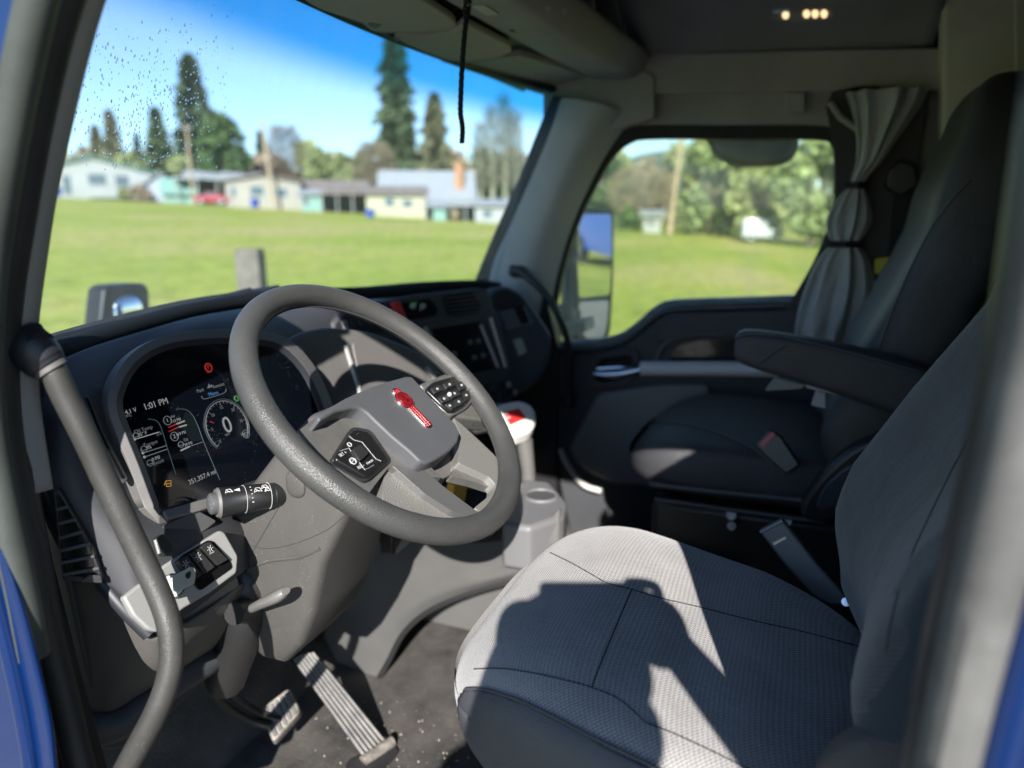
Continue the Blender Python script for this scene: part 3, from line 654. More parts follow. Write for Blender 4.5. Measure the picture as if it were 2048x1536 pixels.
M['carred'] = mat('red_car_paint', (.45, .02, .03), .25, coat=.8); M['carwhite'] = mat('white_car_paint', (.5, .51, .52), .25, coat=.8); M['carblue'] = mat('blue_van_paint', (.015, .06, .34), .25, coat=.8); M['tyre'] = mat('tyre', (.02, .02, .02), .8); M['rim'] = mat('wheel_rim', (.6, .6, .6), .3, metal=.8)
def vehicle(name, label, base, yaw, L_, Wd, prof, glass_prof, paint, wheels=(.2, .8), wr=.33, paint2=None):
    t = thing(name, label, 'car' if 'car' in name else 'van', base); Rm = Matrix.Rotation(yaw, 3, 'Z')
    Q = lambda x, y, z: V(base) + Rm @ V((x*L_, y, z))
    n = len(prof); rings = [[Q(x, y*Wd/2*(1 if z < .9 else .86), z) for x, z in prof] for y in (-1, -.93, .93, 1)]
    for i in (0, 3): rings[i] = [p.lerp(Q(.5, 0, .9), .03) for p in rings[i]]
    loft('body', rings, paint, t)
    for s in (-1, 1):
        gl = [Q(x, s*(Wd/2*.93), z) for x, z in glass_prof]; slab('side_window', gl, Rm @ V((0, s, 0)), .03, M['pane'], t, bevel=0, smooth=False)
        for k in wheels:
            c = Q(k, s*Wd*.44, wr); e = Rm @ V((0, s*.12, 0)); w_o = tube('wheel', [c-e, c+e], wr, M['tyre'], t, n=20); tube('rim', [c-e*.2, c+e*1.05], wr*.62, M['rim'], w_o, n=16)
        hl = Q(.99, s*Wd*.36, .72); sellip('headlight', hl, (.08, .16, .09), .7, .7, M['w_white'], t, 10, 8)
    return t
sedan = [(0, .35), (0, .85), (.1, .95), (.2, 1.0), (.33, 1.42), (.6, 1.45), (.75, 1.0), (.97, .85), (1, .6), (1, .35)]
sg = [(.24, 1.02), (.35, 1.36), (.58, 1.38), (.70, 1.02)]
vanp = [(0, .4), (0, 1.9), (.06, 2.0), (.62, 2.0), (.72, 1.9), (.84, 1.15), (.98, 1.0), (1, .8), (1, .4)]
vg = [(.6, 1.15), (.62, 1.75), (.70, 1.75), (.80, 1.15)]
b_ = ext(396, 90); b_.z = C.z + 90*(430-409)/F
vehicle('parked_car', 'red car parked under the long pale carport', b_, -R(60), 4.0, 1.75, sedan, sg, M['carred'])
b_ = ext(1484, 64); vehicle('parked_van', 'white van parked before the trees in the side window', b_, -R(70), 3.6, 1.7, [(x, z*1.02) for x, z in vanp], vg, M['carwhite'])
# the vehicle that shows in the passenger door mirror
vehicle('parked_van', 'blue van standing on the gravel behind the truck, seen in the door mirror', (6.2, -17.0, gz((6.2, -17.0, 0))), R(62), 5.4, 2.0, [(x, z*1.2) for x, z in vanp], [(x, z*1.2) for x, z in vg], M['carblue'], wr=.42)
# weathered fence post
b_ = W(493, 430, D=6.0); b_.z = gz(b_); tp = C.z - 6.0*(497-430)/F*1.0
t_ = thing('fence_post', 'thick weathered wooden post at the edge of the field', 'post', b_)
hw = 25/F*6.0; ring_ = lambda z, k: [V((b_.x, b_.y, z)) + RT*(sx*hw*k) + HF*(sy*hw*k) for sx, sy in rp([(-1, -1), (1, -1), (1, 1), (-1, 1)], .25, 2)]
loft('shaft', [ring_(b_.z-.3, 1.03), ring_(b_.z+.9, 1.0), ring_(tp-.05, .97), ring_(tp, .90)], M['wood'], t_, smooth=False)
slab('cap_split', [V((b_.x, b_.y, tp+.001)) + RT*(x*hw) + HF*(y*hw) for x, y in ((-.05, -.8), (.12, -.75), (.06, .7), (-.02, .75))], (0, 0, 1), .004, M['bark'], t_, bevel=0)
# ================================================================== cab shell
CAB = thing('truck_cab', 'blue semi truck cab with its driver side door opening in the foreground', 'truck', (.92, .2, 1.15))
XC = .92
def wsb(X): s = (X-XC)/.86; return .93 + .25*(1-s*s)
def wst(X): s = (X-XC)/.86; return .77 + .11*(1-s*s)
def wsp(X, t):
    """point on the windshield, t from 0 (base) to 1 (header)"""
    return V((X, wsb(X)*(1-t) + wst(X)*t + .012*math.sin(math.pi*t), 2.03 + .645*t))
rows = [[wsp(.04 + 1.76*i/24, j/12) for i in range(25)] for j in range(13)]
ws = grid('windshield', rows, M['glass'], CAB, up=1); WS = bvh(ws)
# rain drops and run-down streaks on the outside of the glass
dv = []; df = []
def drop(c, nn, r_, st):
    u = nn.orthogonal().normalized(); dn = (V((0, .25, -1)) - nn*V((0, .25, -1)).dot(nn)).normalized(); u = nn.cross(dn)
    b = len(dv); dv.append(c + nn*r_*.55)
    for k, s in ((1, .6), (2, 1.0)):
        for j in range(7):
            a = 6.2832*j/7; dv.append(c + nn*(r_*.45 if k == 1 else 0) + u*(math.cos(a)*r_*s) + dn*(math.sin(a)*r_*s*st))
    for j in range(7):
        df.append((b, b+1+j, b+1+(j+1) % 7)); df.append((b+1+j, b+8+j, b+8+(j+1) % 7, b+1+(j+1) % 7))
    df.append([b+8+j for j in range(7)][::-1])
for i in range(900):
    k = rnd.random()
    if k < .55:
        q = rnd.random(); px, py = 130 + 300*q + rnd.gauss(0, 36), 60 + 270*rnd.random()**.8 + rnd.gauss(0, 20)
        if abs((px-300) + (py-200)*.1) > 170: continue
    elif k < .8: px, py = 240 + 170*rnd.random(), 170 + 165*rnd.random()
    else: px, py = 180 + 760*rnd.random(), 10 + 320*rnd.random()
    if py > 345 or (py > 250 and px < 130): continue
    p, n_, i_, d_ = WS.ray_cast(C, ray(px, py).normalized())
    if p is None: continue
    if n_.y < 0: n_ = -n_
    drop(p + n_*.0012, n_, rnd.choice((.0007, .001, .0013, .0017)) if px < 470 else rnd.uniform(.0004, .0008), rnd.uniform(1, 1.7))
d_o = mk('rain_drops', dv, df, M['drop'], CAB); d_o['kind'] = 'stuff'
# header strip along the top of the glass
tube('windshield_seal', [wsp(.04 + 1.74*i/24, 1) + V((0, -.006, .004)) for i in range(25)], .012, M['blue_dark'], CAB, n=8)
tube('windshield_seal', [wsp(.04 + 1.74*i/24, 0) for i in range(25)], .012, M['rubber'], CAB, n=8)
# far windshield pillar: black glass border and grey cover
fi = [(1106, 190), (1075, 262), (1040, 350), (1000, 440), (972, 505), (950, 560)]; fo = [(1146, 196), (1120, 275), (1076, 370), (1034, 460), (1002, 530), (982, 585)]
slab('glass_border', [W(x, y, X=1.765) for x, y in c2(fi, 3, False)] + [W(x, y, X=1.765) for x, y in c2(fo, 3, False)][::-1], (-1, -.4, .1), .012, M['blue_dark'], CAB)
po = [(1270, 232), (1225, 290), (1185, 360), (1143, 455), (1112, 560), (1098, 650), (1095, 720)]; pi = [(1135, 196), (1112, 265), (1068, 368), (1027, 460), (996, 530), (985, 600), (990, 680)]
rows = []
for (a, b), (c, d) in zip(po, pi):
    o_ = W(a, b, X=1.835); i_ = W(c, d, X=1.75); m_ = (o_+i_)/2 + V((-.045, -.02, 0)); rows.append([i_ + V((.02, .03, 0)), i_, m_, o_])
grid('pillar_cover', rows, M['trim'], CAB, up=4)
# near windshield pillar strip, jamb, seals, outer skin
st_i = [(220, -90), (186, 5), (152, 125), (120, 262), (94, 385), (76, 500), (60, 620), (56, 700), (62, 800), (78, 900), (90, 978)]
st_o = [(180, -90), (150, 5), (122, 125), (92, 262), (68, 385), (52, 500), (38, 620), (30, 700), (32, 800), (42, 900), (60, 985)]
grid('pillar_cover', [[W(*a, X=.068), W((a[0]+b[0])/2, (a[1]+b[1])/2, X=.056), W(*b, X=.05)] for a, b in zip(st_i, st_o)], M['trim_near'], CAB, up=3, solid=.01, soff=-1)
sl_ = [(155, -90), (108, 60), (66, 250), (32, 450), (8, 620), (6, 800), (28, 960), (62, 1110), (94, 1260), (128, 1400), (170, 1570), (215, 1700)]
tube('door_seal', cr([W(x, y, X=.035) for x, y in sl_], 5), .0165, M['rubber'], CAB, n=14)
sl2 = [(95, -90), (58, 60), (20, 250), (-12, 450), (-30, 620), (-28, 800), (-8, 950), (20, 1080), (46, 1200), (66, 1310)]
tube('outer_door_seal', cr([W(x, y, X=-.006) for x, y in sl2], 5), .0165, M['rubber_edge'] if 'rubber_edge' in M else M['rubber'], CAB, n=14)
sl3 = [(-8, 640), (4, 760), (22, 860), (40, 940), (62, 1060), (86, 1180), (108, 1300), (128, 1420), (150, 1570)]
tube('jamb_channel', cr([W(x, y, X=.045) for x, y in sl3], 4), .015, M['black'], CAB, n=10)
A_out = [(-260, -160), (60, -160), (18, 60), (-22, 250), (-48, 450), (-60, 620), (-56, 800), (-40, 950), (0, 1100), (40, 1225), (72, 1350), (96, 1460), (112, 1600), (150, 1800), (-260, 1800)]
slab('front_post', [W(x, y, X=-.022) for x, y in c2(A_out[1:14], 4, False)] + [W(x, y, X=-.022) for x, y in (A_out[14], A_out[0])], (-1, 0, 0), .008, M['blue'], CAB, bevel=.003, bseg=3)
cre = [(-60, 1020), (-22, 1140), (10, 1260), (38, 1380), (60, 1500), (78, 1640)]
tube('body_crease', cr([W(x, y, X=-.022) for x, y in cre], 4), .010, M['blue'], CAB, n=10)
# dark inner jamb that closes the gap behind the seals down to the sill
slab('jamb_panel', [W(x, y, X=.075) for x, y in [(10, 640), (35, 780), (45, 960), (72, 1090), (108, 1230), (146, 1380), (192, 1540), (235, 1700), (100, 1700), (60, 1400), (0, 1100), (-30, 800)]], (-1, -.3, 0), .02, M['black'], CAB)
# rear post of the door opening
bi = [(2090, 130), (2052, 400), (2016, 638), (1974, 863), (1928, 1065), (1882, 1266), (1832, 1536), (1800, 1700)]
bo = [(2210, 130), (2180, 500), (2120, 800), (2052, 1085), (2014, 1225), (1980, 1346), (1932, 1536), (1895, 1700)]
bm_ = [(2130, 130), (2094, 420), (2052, 660), (2008, 880), (1962, 1085), (1918, 1280), (1868, 1536), (1836, 1700)]
tube('door_seal', cr([W(x-6, y, X=.028) for x, y in bi], 5), .0075, M['rubber'], CAB, n=12)
rows = [[W(*a, X=.02), W((a[0]*2+b[0])/3, (a[1]*2+b[1])/3, X=.008), W(*b, X=.0)] for a, b in zip(bi, bm_)]
grid('jamb_channel', rows, M['black'], CAB, up=3, solid=.01, soff=-1)
rows = [[W(*a, X=.002), W(a[0]*.7+b[0]*.3, a[1]*.7+b[1]*.3, X=-.016), W(a[0]*.3+b[0]*.7, a[1]*.3+b[1]*.7, X=-.016), W(*b, X=-.004)] for a, b in zip(bm_, bo)]
grid('outer_door_seal', rows, M['rubber_worn'], CAB, up=4, solid=.012, soff=-1)
slab('rear_post', [W(x-3, y, X=-.012) for x, y in c2(bo, 4, False)] + [V((-.012, -.62, 1.5)), V((-.012, -.62, 2.75))], (-1, 0, 0), .05, M['blue'], CAB, bevel=.009, bseg=3)
tube('body_crease', cr([W(x+62, y, X=-.018) for x, y in bo[2:]], 4), .011, M['blue'], CAB, n=10)
# dirt specks stuck on the worn seal
for (x, y) in [(1962, 1060), (1940, 1178), (2044, 748), (1925, 1280), (1948, 1295), (1976, 1065)]:
    sellip('dirt_speck', W(x, y, X=-.017), (.002, .004, .002), 1, 1, M['mudspeck'] if 'mudspeck' in M else M['paper'], CAB, 8, 6)
# closed body: header over the door opening, side walls, roof, rear wall, floor, firewall, hood
def quad(name, pts, n, th, m, bevel=.004): return slab(name, [V(p) for p in pts], n, th, m, CAB, bevel=bevel)
quad('door_header', [(-.02, .60, 2.56), (-.02, .50, 2.55), (-.02, .25, 2.50), (-.02, -.16, 2.475), (-.02, -.62, 2.485), (-.02, -.62, 2.98), (-.02, .50, 2.98), (-.02, .70, 2.75)], (-1, 0, 0), .09, M['blue'])
quad('side_wall', [(-.015, -.60, 1.0), (-.015, -.60, 2.98), (-.015, -1.5, 2.98), (-.015, -1.5, 1.0)], (-1, 0, 0), .06, M['blue'])
quad('lower_post', [(-.012, -.13, 1.0), (-.012, -.125, 1.97), (-.012, -.62, 1.97), (-.012, -.62, 1.0)], (-1, 0, 0), .05, M['blue'])
quad('side_wall', [(1.92, .85, 1.0), (1.92, .85, 1.86), (1.92, -1.5, 1.86), (1.92, -1.5, 1.0)], (1, 0, 0), .05, M['blue'])
quad('side_wall', [(1.92, -.16, 1.86), (1.92, -.16, 2.98), (1.92, -1.5, 2.98), (1.92, -1.5, 1.86)], (1, 0, 0), .05, M['blue'])
quad('roof', [(-.03, .66, 2.99), (1.93, .66, 2.99), (1.93, -1.5, 3.02), (-.03, -1.5, 3.02)], (0, 0, 1), .03, M['blue'])
quad('roof', [(-.03, .94, 2.72), (1.93, .94, 2.72), (1.93, .655, 3.0), (-.03, .655, 3.0)], (0, .7, .7), .03, M['blue'])
quad('rear_wall', [(-.02, -1.4, 1.1), (1.9, -1.4, 1.1), (1.9, -1.4, 3.0), (-.02, -1.4, 3.0)], (0, 1, 0), .05, M['trim_mid'])
quad('floor', [(-.01, 1.02, 1.2), (1.86, 1.02, 1.2), (1.86, -1.38, 1.2), (-.01, -1.38, 1.2)], (0, 0, 1), .05, M['floor'])
quad('toe_board', [(-.01, 1.0, 1.19), (.86, 1.0, 1.19), (.86, 1.30, 1.62), (-.01, 1.30, 1.62)], (0, -.8, .5), .04, M['floor'])
quad('firewall', [(-.01, 1.28, 1.15), (1.86, 1.28, 1.15), (1.86, 1.28, 2.03), (-.01, 1.28, 2.03)], (0, -1, 0), .05, M['black'])
quad('lower_side_panel', [(1.855, .80, 1.15), (1.855, -.3, 1.15), (1.855, -.3, 1.75), (1.855, .80, 1.75)], (-1, 0, 0), .012, M['black'])
quad('cowl_side', [(1.80, 1.27, 1.2), (1.80, .74, 1.2), (1.80, .74, 1.86), (1.80, .80, 2.08), (1.80, 1.27, 2.04)], (-1, 0, 0), .06, M['black'])
quad('door_sill', [(-.07, .72, 1.23), (-.07, -.16, 1.23), (.02, -.16, 1.23), (.02, .72, 1.23)], (0, 0, 1), .08, M['black'])
hr_ = [[V((XC + u*wd_, y, z - .10*u*u)) for u in (-1, -.6, 0, .6, 1)] for y, z, wd_ in ((1.22, 2.02, .84), (1.7, 1.93, .80), (2.3, 1.80, .72), (2.8, 1.62, .62), (2.95, 1.4, .55))]
grid('hood', hr_, M['blue'], CAB, up=3, solid=.02)
for s in (-1, 1):
    quad('hood_side', [(XC+s*.84, 1.22, 1.92), (XC+s*.72, 2.3, 1.70), (XC+s*.55, 2.95, 1.30), (XC+s*.55, 2.9, .8), (XC+s*.84, 1.22, .8)], (s, 0, 0), .03, M['blue'])
# wipers
tube('wiper_arm', [W(285, 636, Y=1.13), W(360, 615, Y=1.15), W(450, 592, Y=1.17), W(556, 574, Y=1.19)], .006, M['black'], CAB, n=6)
tube('wiper_blade', [W(300, 640, Y=1.11), W(400, 608, Y=1.15), W(500, 582, Y=1.18)], .009, M['rubber'], CAB, n=6)
# headliner, cove and overhead console
cx = [(1.845, 2.735), (1.80, 2.77), (1.66, 2.84), (1.35, 2.91), (.92, 2.94), (.5, 2.91), (.2, 2.84), (.05, 2.77), (.02, 2.70)]
HL = grid('headliner', [[V((x, y, z)) for x, z in cx] for y in (.52, .25, 0, -.15, -.27)], M['headliner'], CAB, up=3, solid=.01)
HLB = bvh(HL)
# passenger side header band under the headliner and trim over the window
slab('side_header', [W(x, y, X=1.80) for x, y in rp([(1305, 108), (1880, 97), (1892, 97), (1892, 181), (1868, 181), (1560, 184), (1218, 188), (1255, 150)], 10)], (-1, 0, -.3), .05, M['trim_mid'], CAB, bevel=.014, bseg=3)
slab('grab_pad', [W(x, y, X=1.79) for x, y in rp([(1570, 184), (1610, 184), (1610, 226), (1570, 226)], 6)], (-1, 0, 0), .02, M['trim_mid'], CAB, bevel=.004)
slab('corner_cover', [W(x, y, X=1.79) for x, y in rp([(1085, 130), (1260, 130), (1310, 150), (1310, 236), (1230, 262), (1140, 215), (1104, 196)], 12)], (-1, -.3, -.1), .04, M['trim_mid'], CAB, bevel=.012, bseg=3)
# overhead: liner behind the visors, console beam with open shelves
PV = plane((0, .86, 2.675), (0, -.15, -1))
slab('header_liner', [V((.03, .80, 2.70)), V((1.83, .80, 2.70)), V((1.83, .58, 2.735)), V((.03, .58, 2.735))], (0, -.15, -1), .02, M['black'], CAB)
slab('header_trim', on(PV, rp([(880, 122), (955, 122), (1044, 112), (1120, 135), (1240, 176), (1260, 192), (1170, 206), (1108, 197), (1000, 163)], 4)), PV.n, .02, M['olive'], CAB, bevel=.006)
rows = []
for x in (.02, .5, XC, 1.4, 1.84):
    k = .04*(1-((x-XC)/.9)**2)
    rows.append([V((x, .655+k, 2.79)), V((x, .650+k, 2.715)), V((x, .62+k, 2.70)), V((x, .53+k, 2.695)), V((x, .50+k, 2.705)), V((x, .475+k, 2.74)), V((x, .47+k, 2.765)), V((x, .50+k, 2.775)), V((x, .65+k, 2.775))])
OB = grid('overhead_beam', rows, M['trim_mid'], CAB, up=3)
quad('shelf_back', [(.02, .66, 2.76), (1.84, .66, 2.76), (1.84, .60, 2.96), (.02, .60, 2.96)], (0, -1, -.2), .02, M['black'])
for x in (.1, .55, .98, 1.30, 1.58, 1.83):
    quad('shelf_divider', [(x, .66, 2.77), (x, .50, 2.77), (x-.01, .52, 2.86), (x-.03, .58, 2.93)], (-1, 0, 0), .022, M['headliner'])
quad('shelf_top', [(.02, .50, 2.925), (1.84, .50, 2.90), (1.84, .66, 2.95), (.02, .66, 2.95)], (0, 0, -1), .02, M['headliner'])
OBB = bvh(OB)
def dec(name, tree, px, py, w, h, m, th=.003, ax=V((1, 0, 0)), parent=None):
    p = hit(tree, px, py)
    if p is None: return
    q = tree.find_nearest(p); n_ = q[1]
    if n_.dot(C-p) < 0: n_ = -n_
    u = (ax - n_*ax.dot(n_)).normalized(); v = n_.cross(u)
    return slab(name, [p + n_*th + u*(a*w/2) + v*(b*h/2) for a, b in rp([(-1, -1), (1, -1), (1, 1), (-1, 1)], .25, 2)], n_, th, m, parent or CAB, bevel=.0006)
dec('warning_label', OBB, 972, 19, .065, .030, M['paper'])
dec('clip', OBB, 1025, 61, .016, .010, M['black'])
for x, y in ((1095, 15), (1128, 22)): dec('clip', OBB, x, y, .02, .01, M['trim'])
# sun visors
def visor(label, px, clip):
    t = thing('sun_visor', label, 'sun visor', PV(*px[0], .0), 'sun visors')
    pslab('panel', PV, rp(px, 9), .016, M['olive'], t, off=.012, bevel=.006, bseg=3)
    pslab('shadow_border', PV, [(x, y+3) for x, y in rp(px, 9)], .006, M['headliner'], t, off=.002, bevel=.002)  # darker border painted in for the shadowed recess round the visor
    if clip: pslab('finger_notch', PV, rp(clip, 4), .002, M['headliner'], t, off=.0135, bevel=.0005)
    return t
visor('nearest folded sun visor, lit olive grey, at the top of the picture', [(590, -30), (612, 4), (640, 20), (728, 47), (738, 60), (755, 65), (840, 65), (895, 60), (915, 51), (907, 40), (860, 10), (790, -30)], [(735, 47), (765, 50), (752, 58), (738, 54)])
visor('second folded sun visor beyond the nearest, behind the hanging cord', [(786, 71), (806, 86), (850, 105), (894, 121), (935, 125), (994, 116), (1026, 102), (1019, 92), (930, 46), (910, 62), (860, 70)], [(786, 72), (800, 80), (796, 84), (788, 78)])
# reading lamp in the headliner
p_ = hit(HLB, 1600, 30); n_ = HLB.find_nearest(p_)[1]; n_ = n_ if n_.z < 0 else -n_
PL = plane(p_ + n_*.001, n_)
t_ = thing('reading_lamp', 'lit oval reading lamp with four warm spots in the dark headliner', 'ceiling lamp', p_)
pslab('housing', PL, c2([(1538, 30), (1545, 20), (1600, 14), (1655, 18), (1670, 28), (1660, 38), (1610, 44), (1550, 42)], 4), .006, M['trim_mid'], t_, off=.005)
for x, y in ((1571, 31), (1613, 29), (1630, 29), (1648, 29)): pslab('bulb', PL, [(x+7*math.cos(a*.63), y+8*math.sin(a*.63)) for a in range(10)], .004, M['lamp'], t_, off=.0085, bevel=.001)
pslab('chrome_edge', PL, [(1543, 22), (1572, 17), (1582, 19), (1576, 24), (1548, 28)], .002, M['chrome'], t_, off=.008, bevel=.0005)
# hanging black braided cord
t_ = thing('hanging_cord', 'black braided cord hanging from the overhead console before the windshield', 'cord', W(935, 8, Y=.60))
pa = cr([W(x, y, Y=.60) for x, y in [(936, 14), (930, 60), (925, 120), (922, 180), (921, 225), (925, 255), (924, 285)]], 14)
tube('loop', cr([W(x, y, Y=.60) for x, y in [(928, 30), (928, 14), (934, 6), (940, 12), (938, 28)]], 4), .0022, M['strap'], t_, n=7)
for s in range(3):
    q = [p + V((math.cos(i*.55 + s*2.094)*.0022, math.sin(i*.55 + s*2.094)*.0022, 0)) for i, p in enumerate(pa)]
    tube('strand', q, .0030, M['strap'], t_, n=7)
tube('mount', [W(935, -6, Y=.60), W(935, 8, Y=.60)], .008, M['black'], t_, n=10)
# side panel and ceiling of the sleeper behind the seats
slab('sleeper_side_panel', [W(1886, -160, X=1.74), W(2400, -160, X=1.74), W(2400, 700, X=1.74), W(1905, 700, X=1.74), W(1884, 240, X=1.74)], (-1, 0, 0), .07, M['olive_dark'], CAB, bevel=.012, bseg=3)
slab('sleeper_side_rib', [W(2026, -160, X=1.735), W(2060, -160, X=1.735), W(2056, 400, X=1.735), W(2036, 400, X=1.735)], (-1, 0, 0), .01, M['olive_dark'], CAB, bevel=.004)
quad('sleeper_ceiling', [(-.01, -.26, 2.975), (1.85, -.26, 2.975), (1.85, -1.39, 2.975), (-.01, -1.39, 2.975)], (0, 0, -1), .01, M['headliner'])
slab('side_panel', [V((1.82, -.12, 1.3)), V((1.82, -.12, 2.64)), V((1.82, -1.35, 2.64)), V((1.82, -1.35, 1.3))], (-1, 0, 0), .02, M['trim_dk'] if 'trim_dk' in M else M['trim_mid'], CAB)
# ================================================================== passenger door
WIN = c2([(1300, 276), (1450, 276), (1632, 277), (1664, 290), (1670, 330), (1672, 450), (1672, 560), (1660, 598), (1572, 600), (1450, 604), (1350, 608), (1312, 621), (1278, 650), (1242, 676), (1180, 690), (1125, 691), (1106, 680), (1106, 640), (1120, 560), (1150, 455), (1190, 370), (1225, 312), (1258, 284)], 4)
t_ = thing('passenger_door', 'closed passenger door with large window, dark panel and silver grab bar', 'vehicle door', (1.84, .35, 1.25)); PD = t_
XP = plane((1.84, 0, 0), (-1, 0, 0)); XQ = plane((1.815, 0, 0), (-1, 0, 0))
slab('window_glass', on(plane((1.862, 0, 0), (-1, 0, 0)), grow(WIN, 12)), (-1, 0, 0), .004, M['side_glass'], t_, bevel=0)
g1 = grow(WIN, 26)
ring('window_seal', on(plane((1.832, 0, 0), (-1, 0, 0)), g1), on(plane((1.85, 0, 0), (-1, 0, 0)), grow(WIN, -2)), (-1, 0, 0), .03, M['rubber'], t_, bevel=.004)
cx_, cy_ = 1400, 470; outer = []
for x, y in g1:
    dx, dy = x-cx_, y-cy_; s = min((1735-cx_)/dx if dx > 0 else (1086-cx_)/dx if dx < 0 else 9e9, (720-cy_)/dy if dy > 0 else (176-cy_)/dy if dy < 0 else 9e9); s = max(s, 1.02); outer.append((cx_+dx*s, cy_+dy*s))
ring('window_frame', on(XP, outer), on(XP, grow(WIN, 24)), (-1, 0, 0), .04, M['trim_mid'], t_, bevel=.003)
sill = c2([(1112, 694), (1180, 692), (1242, 678), (1280, 652), (1313, 624), (1350, 611), (1450, 607), (1575, 603), (1660, 602)], 5, False)
tube('sill_ledge', [W(x, y+7, X=1.822) for x, y in sill], .0135, M['ledge'] if 'ledge' in M else M['dash'], t_, n=10)
tube('outer_sill', [W(x, y-6, X=1.905) for x, y in sill], .011, M['sill_skylit'], t_, n=10)
dp = c2([(1112, 706), (1180, 704), (1245, 690), (1285, 662), (1318, 636), (1350, 622), (1450, 618), (1575, 614), (1720, 612)], 3, False) + [(1740, 900), (1700, 1100), (1300, 1180), (1150, 1120), (1105, 900)]
slab('door_panel', on(XQ, dp), (-1, 0, 0), .03, M['dash'], t_, bevel=.008)
slab('upper_pad', on(XQ, rp([(1305, 690), (1335, 640), (1370, 627), (1720, 618), (1720, 672), (1400, 668), (1345, 676)], 10), .02), (-1, 0, 0), .022, M['dash'], t_, bevel=.010, bseg=3)
slab('armrest_recess', on(XQ, rp([(1338, 716), (1352, 692), (1400, 680), (1560, 676), (1560, 726), (1345, 728)], 10), .003), (-1, 0, 0), .004, M['gloss'], t_, bevel=.001)
tube('recess_rim', [W(x, y, X=1.805) for x, y in c2([(1310, 745), (1318, 705), (1345, 678), (1400, 668), (1520, 664)], 5, False)], .010, M['bezel'], t_, n=8)
tube('grab_bar', [W(x, y, X=1.775) for x, y in [(1282, 737), (1300, 737), (1400, 737), (1500, 738), (1560, 739)]], .0235, M['silver_door'] if 'silver_door' in M else M['silver'], t_, n=14)
slab('handle_recess', on(XQ, rp([(1186, 752), (1200, 716), (1262, 708), (1268, 740), (1240, 760), (1195, 764)], 8), .004), (-1, 0, 0), .004, M['gloss'], t_, bevel=.001)
ring('handle_surround', on(XQ, resamp([V((*p, 0)) for p in rp([(1172, 768), (1190, 706), (1275, 697), (1284, 745), (1250, 775), (1180, 778)], 10)], 40) and [tuple(v)[:2] for v in resamp([V((*p, 0)) for p in rp([(1172, 768), (1190, 706), (1275, 697), (1284, 745), (1250, 775), (1180, 778)], 10)], 40)], .012), on(XQ, [tuple(v)[:2] for v in resamp([V((*p, 0)) for p in rp([(1186, 754), (1200, 718), (1262, 710), (1266, 740), (1240, 760), (1195, 764)], 8)], 40)], .012), (-1, 0, 0), .012, M['dash'], t_, bevel=.003)
tube('door_handle', [W(x, y, X=1.785) for x, y in c2([(1187, 748), (1210, 750), (1245, 748), (1282, 740)], 4, False)], [.007+.003*min(1, i/6) for i in range(13)], M['chrome'], t_, n=10)
tube('handle_top', [W(x, y, X=1.79) for x, y in [(1195, 738), (1225, 736), (1262, 734), (1268, 724)]], .006, M['chrome'], t_, n=8)
slab('map_pocket', on(XQ, rp([(1135, 900), (1196, 788), (1330, 770), (1420, 770), (1420, 990), (1215, 965), (1165, 940)], 16), .03), (-1, -.2, 0), .03, M['pocket'] if 'pocket' in M else M['trim_mid'], t_, bevel=.014, bseg=3)
tube('lit_scuff_line', [W(x, y, X=1.775) for x, y in c2([(1120, 898), (1132, 925), (1150, 952), (1172, 972), (1202, 982)], 5, False)], .009, M['white'], t_, n=8)  # white tube stands for the lit line of the door scuff
# pillar grab handle on the passenger side
t_ = thing('grab_handle', 'thin black grab handle on the far windshield pillar', 'grab handle', W(1070, 560, X=1.72))
tube('bar', cr([W(x, y, X=xx) for x, y, xx in [(1024, 536, 1.73), (1052, 552, 1.69), (1086, 582, 1.66), (1112, 622, 1.66), (1132, 672, 1.68), (1138, 730, 1.70), (1134, 800, 1.72)]], 5), .012, M['black'], t_, n=10)
sellip('mount', W(1036, 543, X=1.735), (.03, .03, .02), .7, .7, M['black'], t_, 14, 10); sellip('mount', W(1135, 802, X=1.74), (.03, .025, .03), .7, .7, M['black'], t_, 14, 10)
# ---- mirrors outside the passenger door
t_ = thing('door_mirror', 'tall black door mirror outside the passenger window reflecting the parked van', 'mirror', (2.12, .70, 1.75))
mo = W(1192, 545, X=2.14); nm = V((-.50, -.86, -.078)).normalized(); ux = nm.cross(V((0, 0, 1))).normalized(); uz = ux.cross(nm) if ux.cross(nm).z > 0 else -ux.cross(nm)
PMm = plane(mo, nm)
ho = [(1158, 424), (1170, 416), (1222, 418), (1232, 430), (1230, 560), (1224, 660), (1214, 690), (1160, 690), (1150, 676), (1150, 560)]
pslab('housing', PMm, rp(ho, 8), .09, M['black'], t_, off=-.006, bevel=.02, bseg=3)
pslab('mirror_glass', PMm, rp([(1160, 428), (1222, 428), (1224, 500), (1220, 590), (1158, 596), (1155, 520)], 8), .004, M['mirror'], t_, off=.001, bevel=.001)
nm2 = V((-.56, -.80, -.16)).normalized(); PM2 = plane(mo, nm2)
PM2 = plane(PMm(1188, 640), nm2)
pslab('convex_glass', PM2, rp([(1157, 604), (1218, 600), (1214, 650), (1207, 676), (1160, 678)], 8), .004, M['mirror'], t_, off=.002, bevel=.001)
tube('arm', [W(x, y, X=2.08) for x, y in [(1152, 440), (1142, 500), (1136, 580), (1134, 660)]], .022, M['arm_blue_lit'] if 'arm_blue_lit' in M else M['black'], t_, n=10)
sellip('hinge', W(1128, 634, X=2.05), (.045, .045, .05), .7, .7, M['black'], t_, 14, 10)
slab('bracket', [W(x, y, X=1.98) for x, y in rp([(1112, 650), (1170, 640), (1172, 664), (1112, 676)], 5)], (-1, 0, 0), .12, M['trim_mid'], t_, bevel=.006)
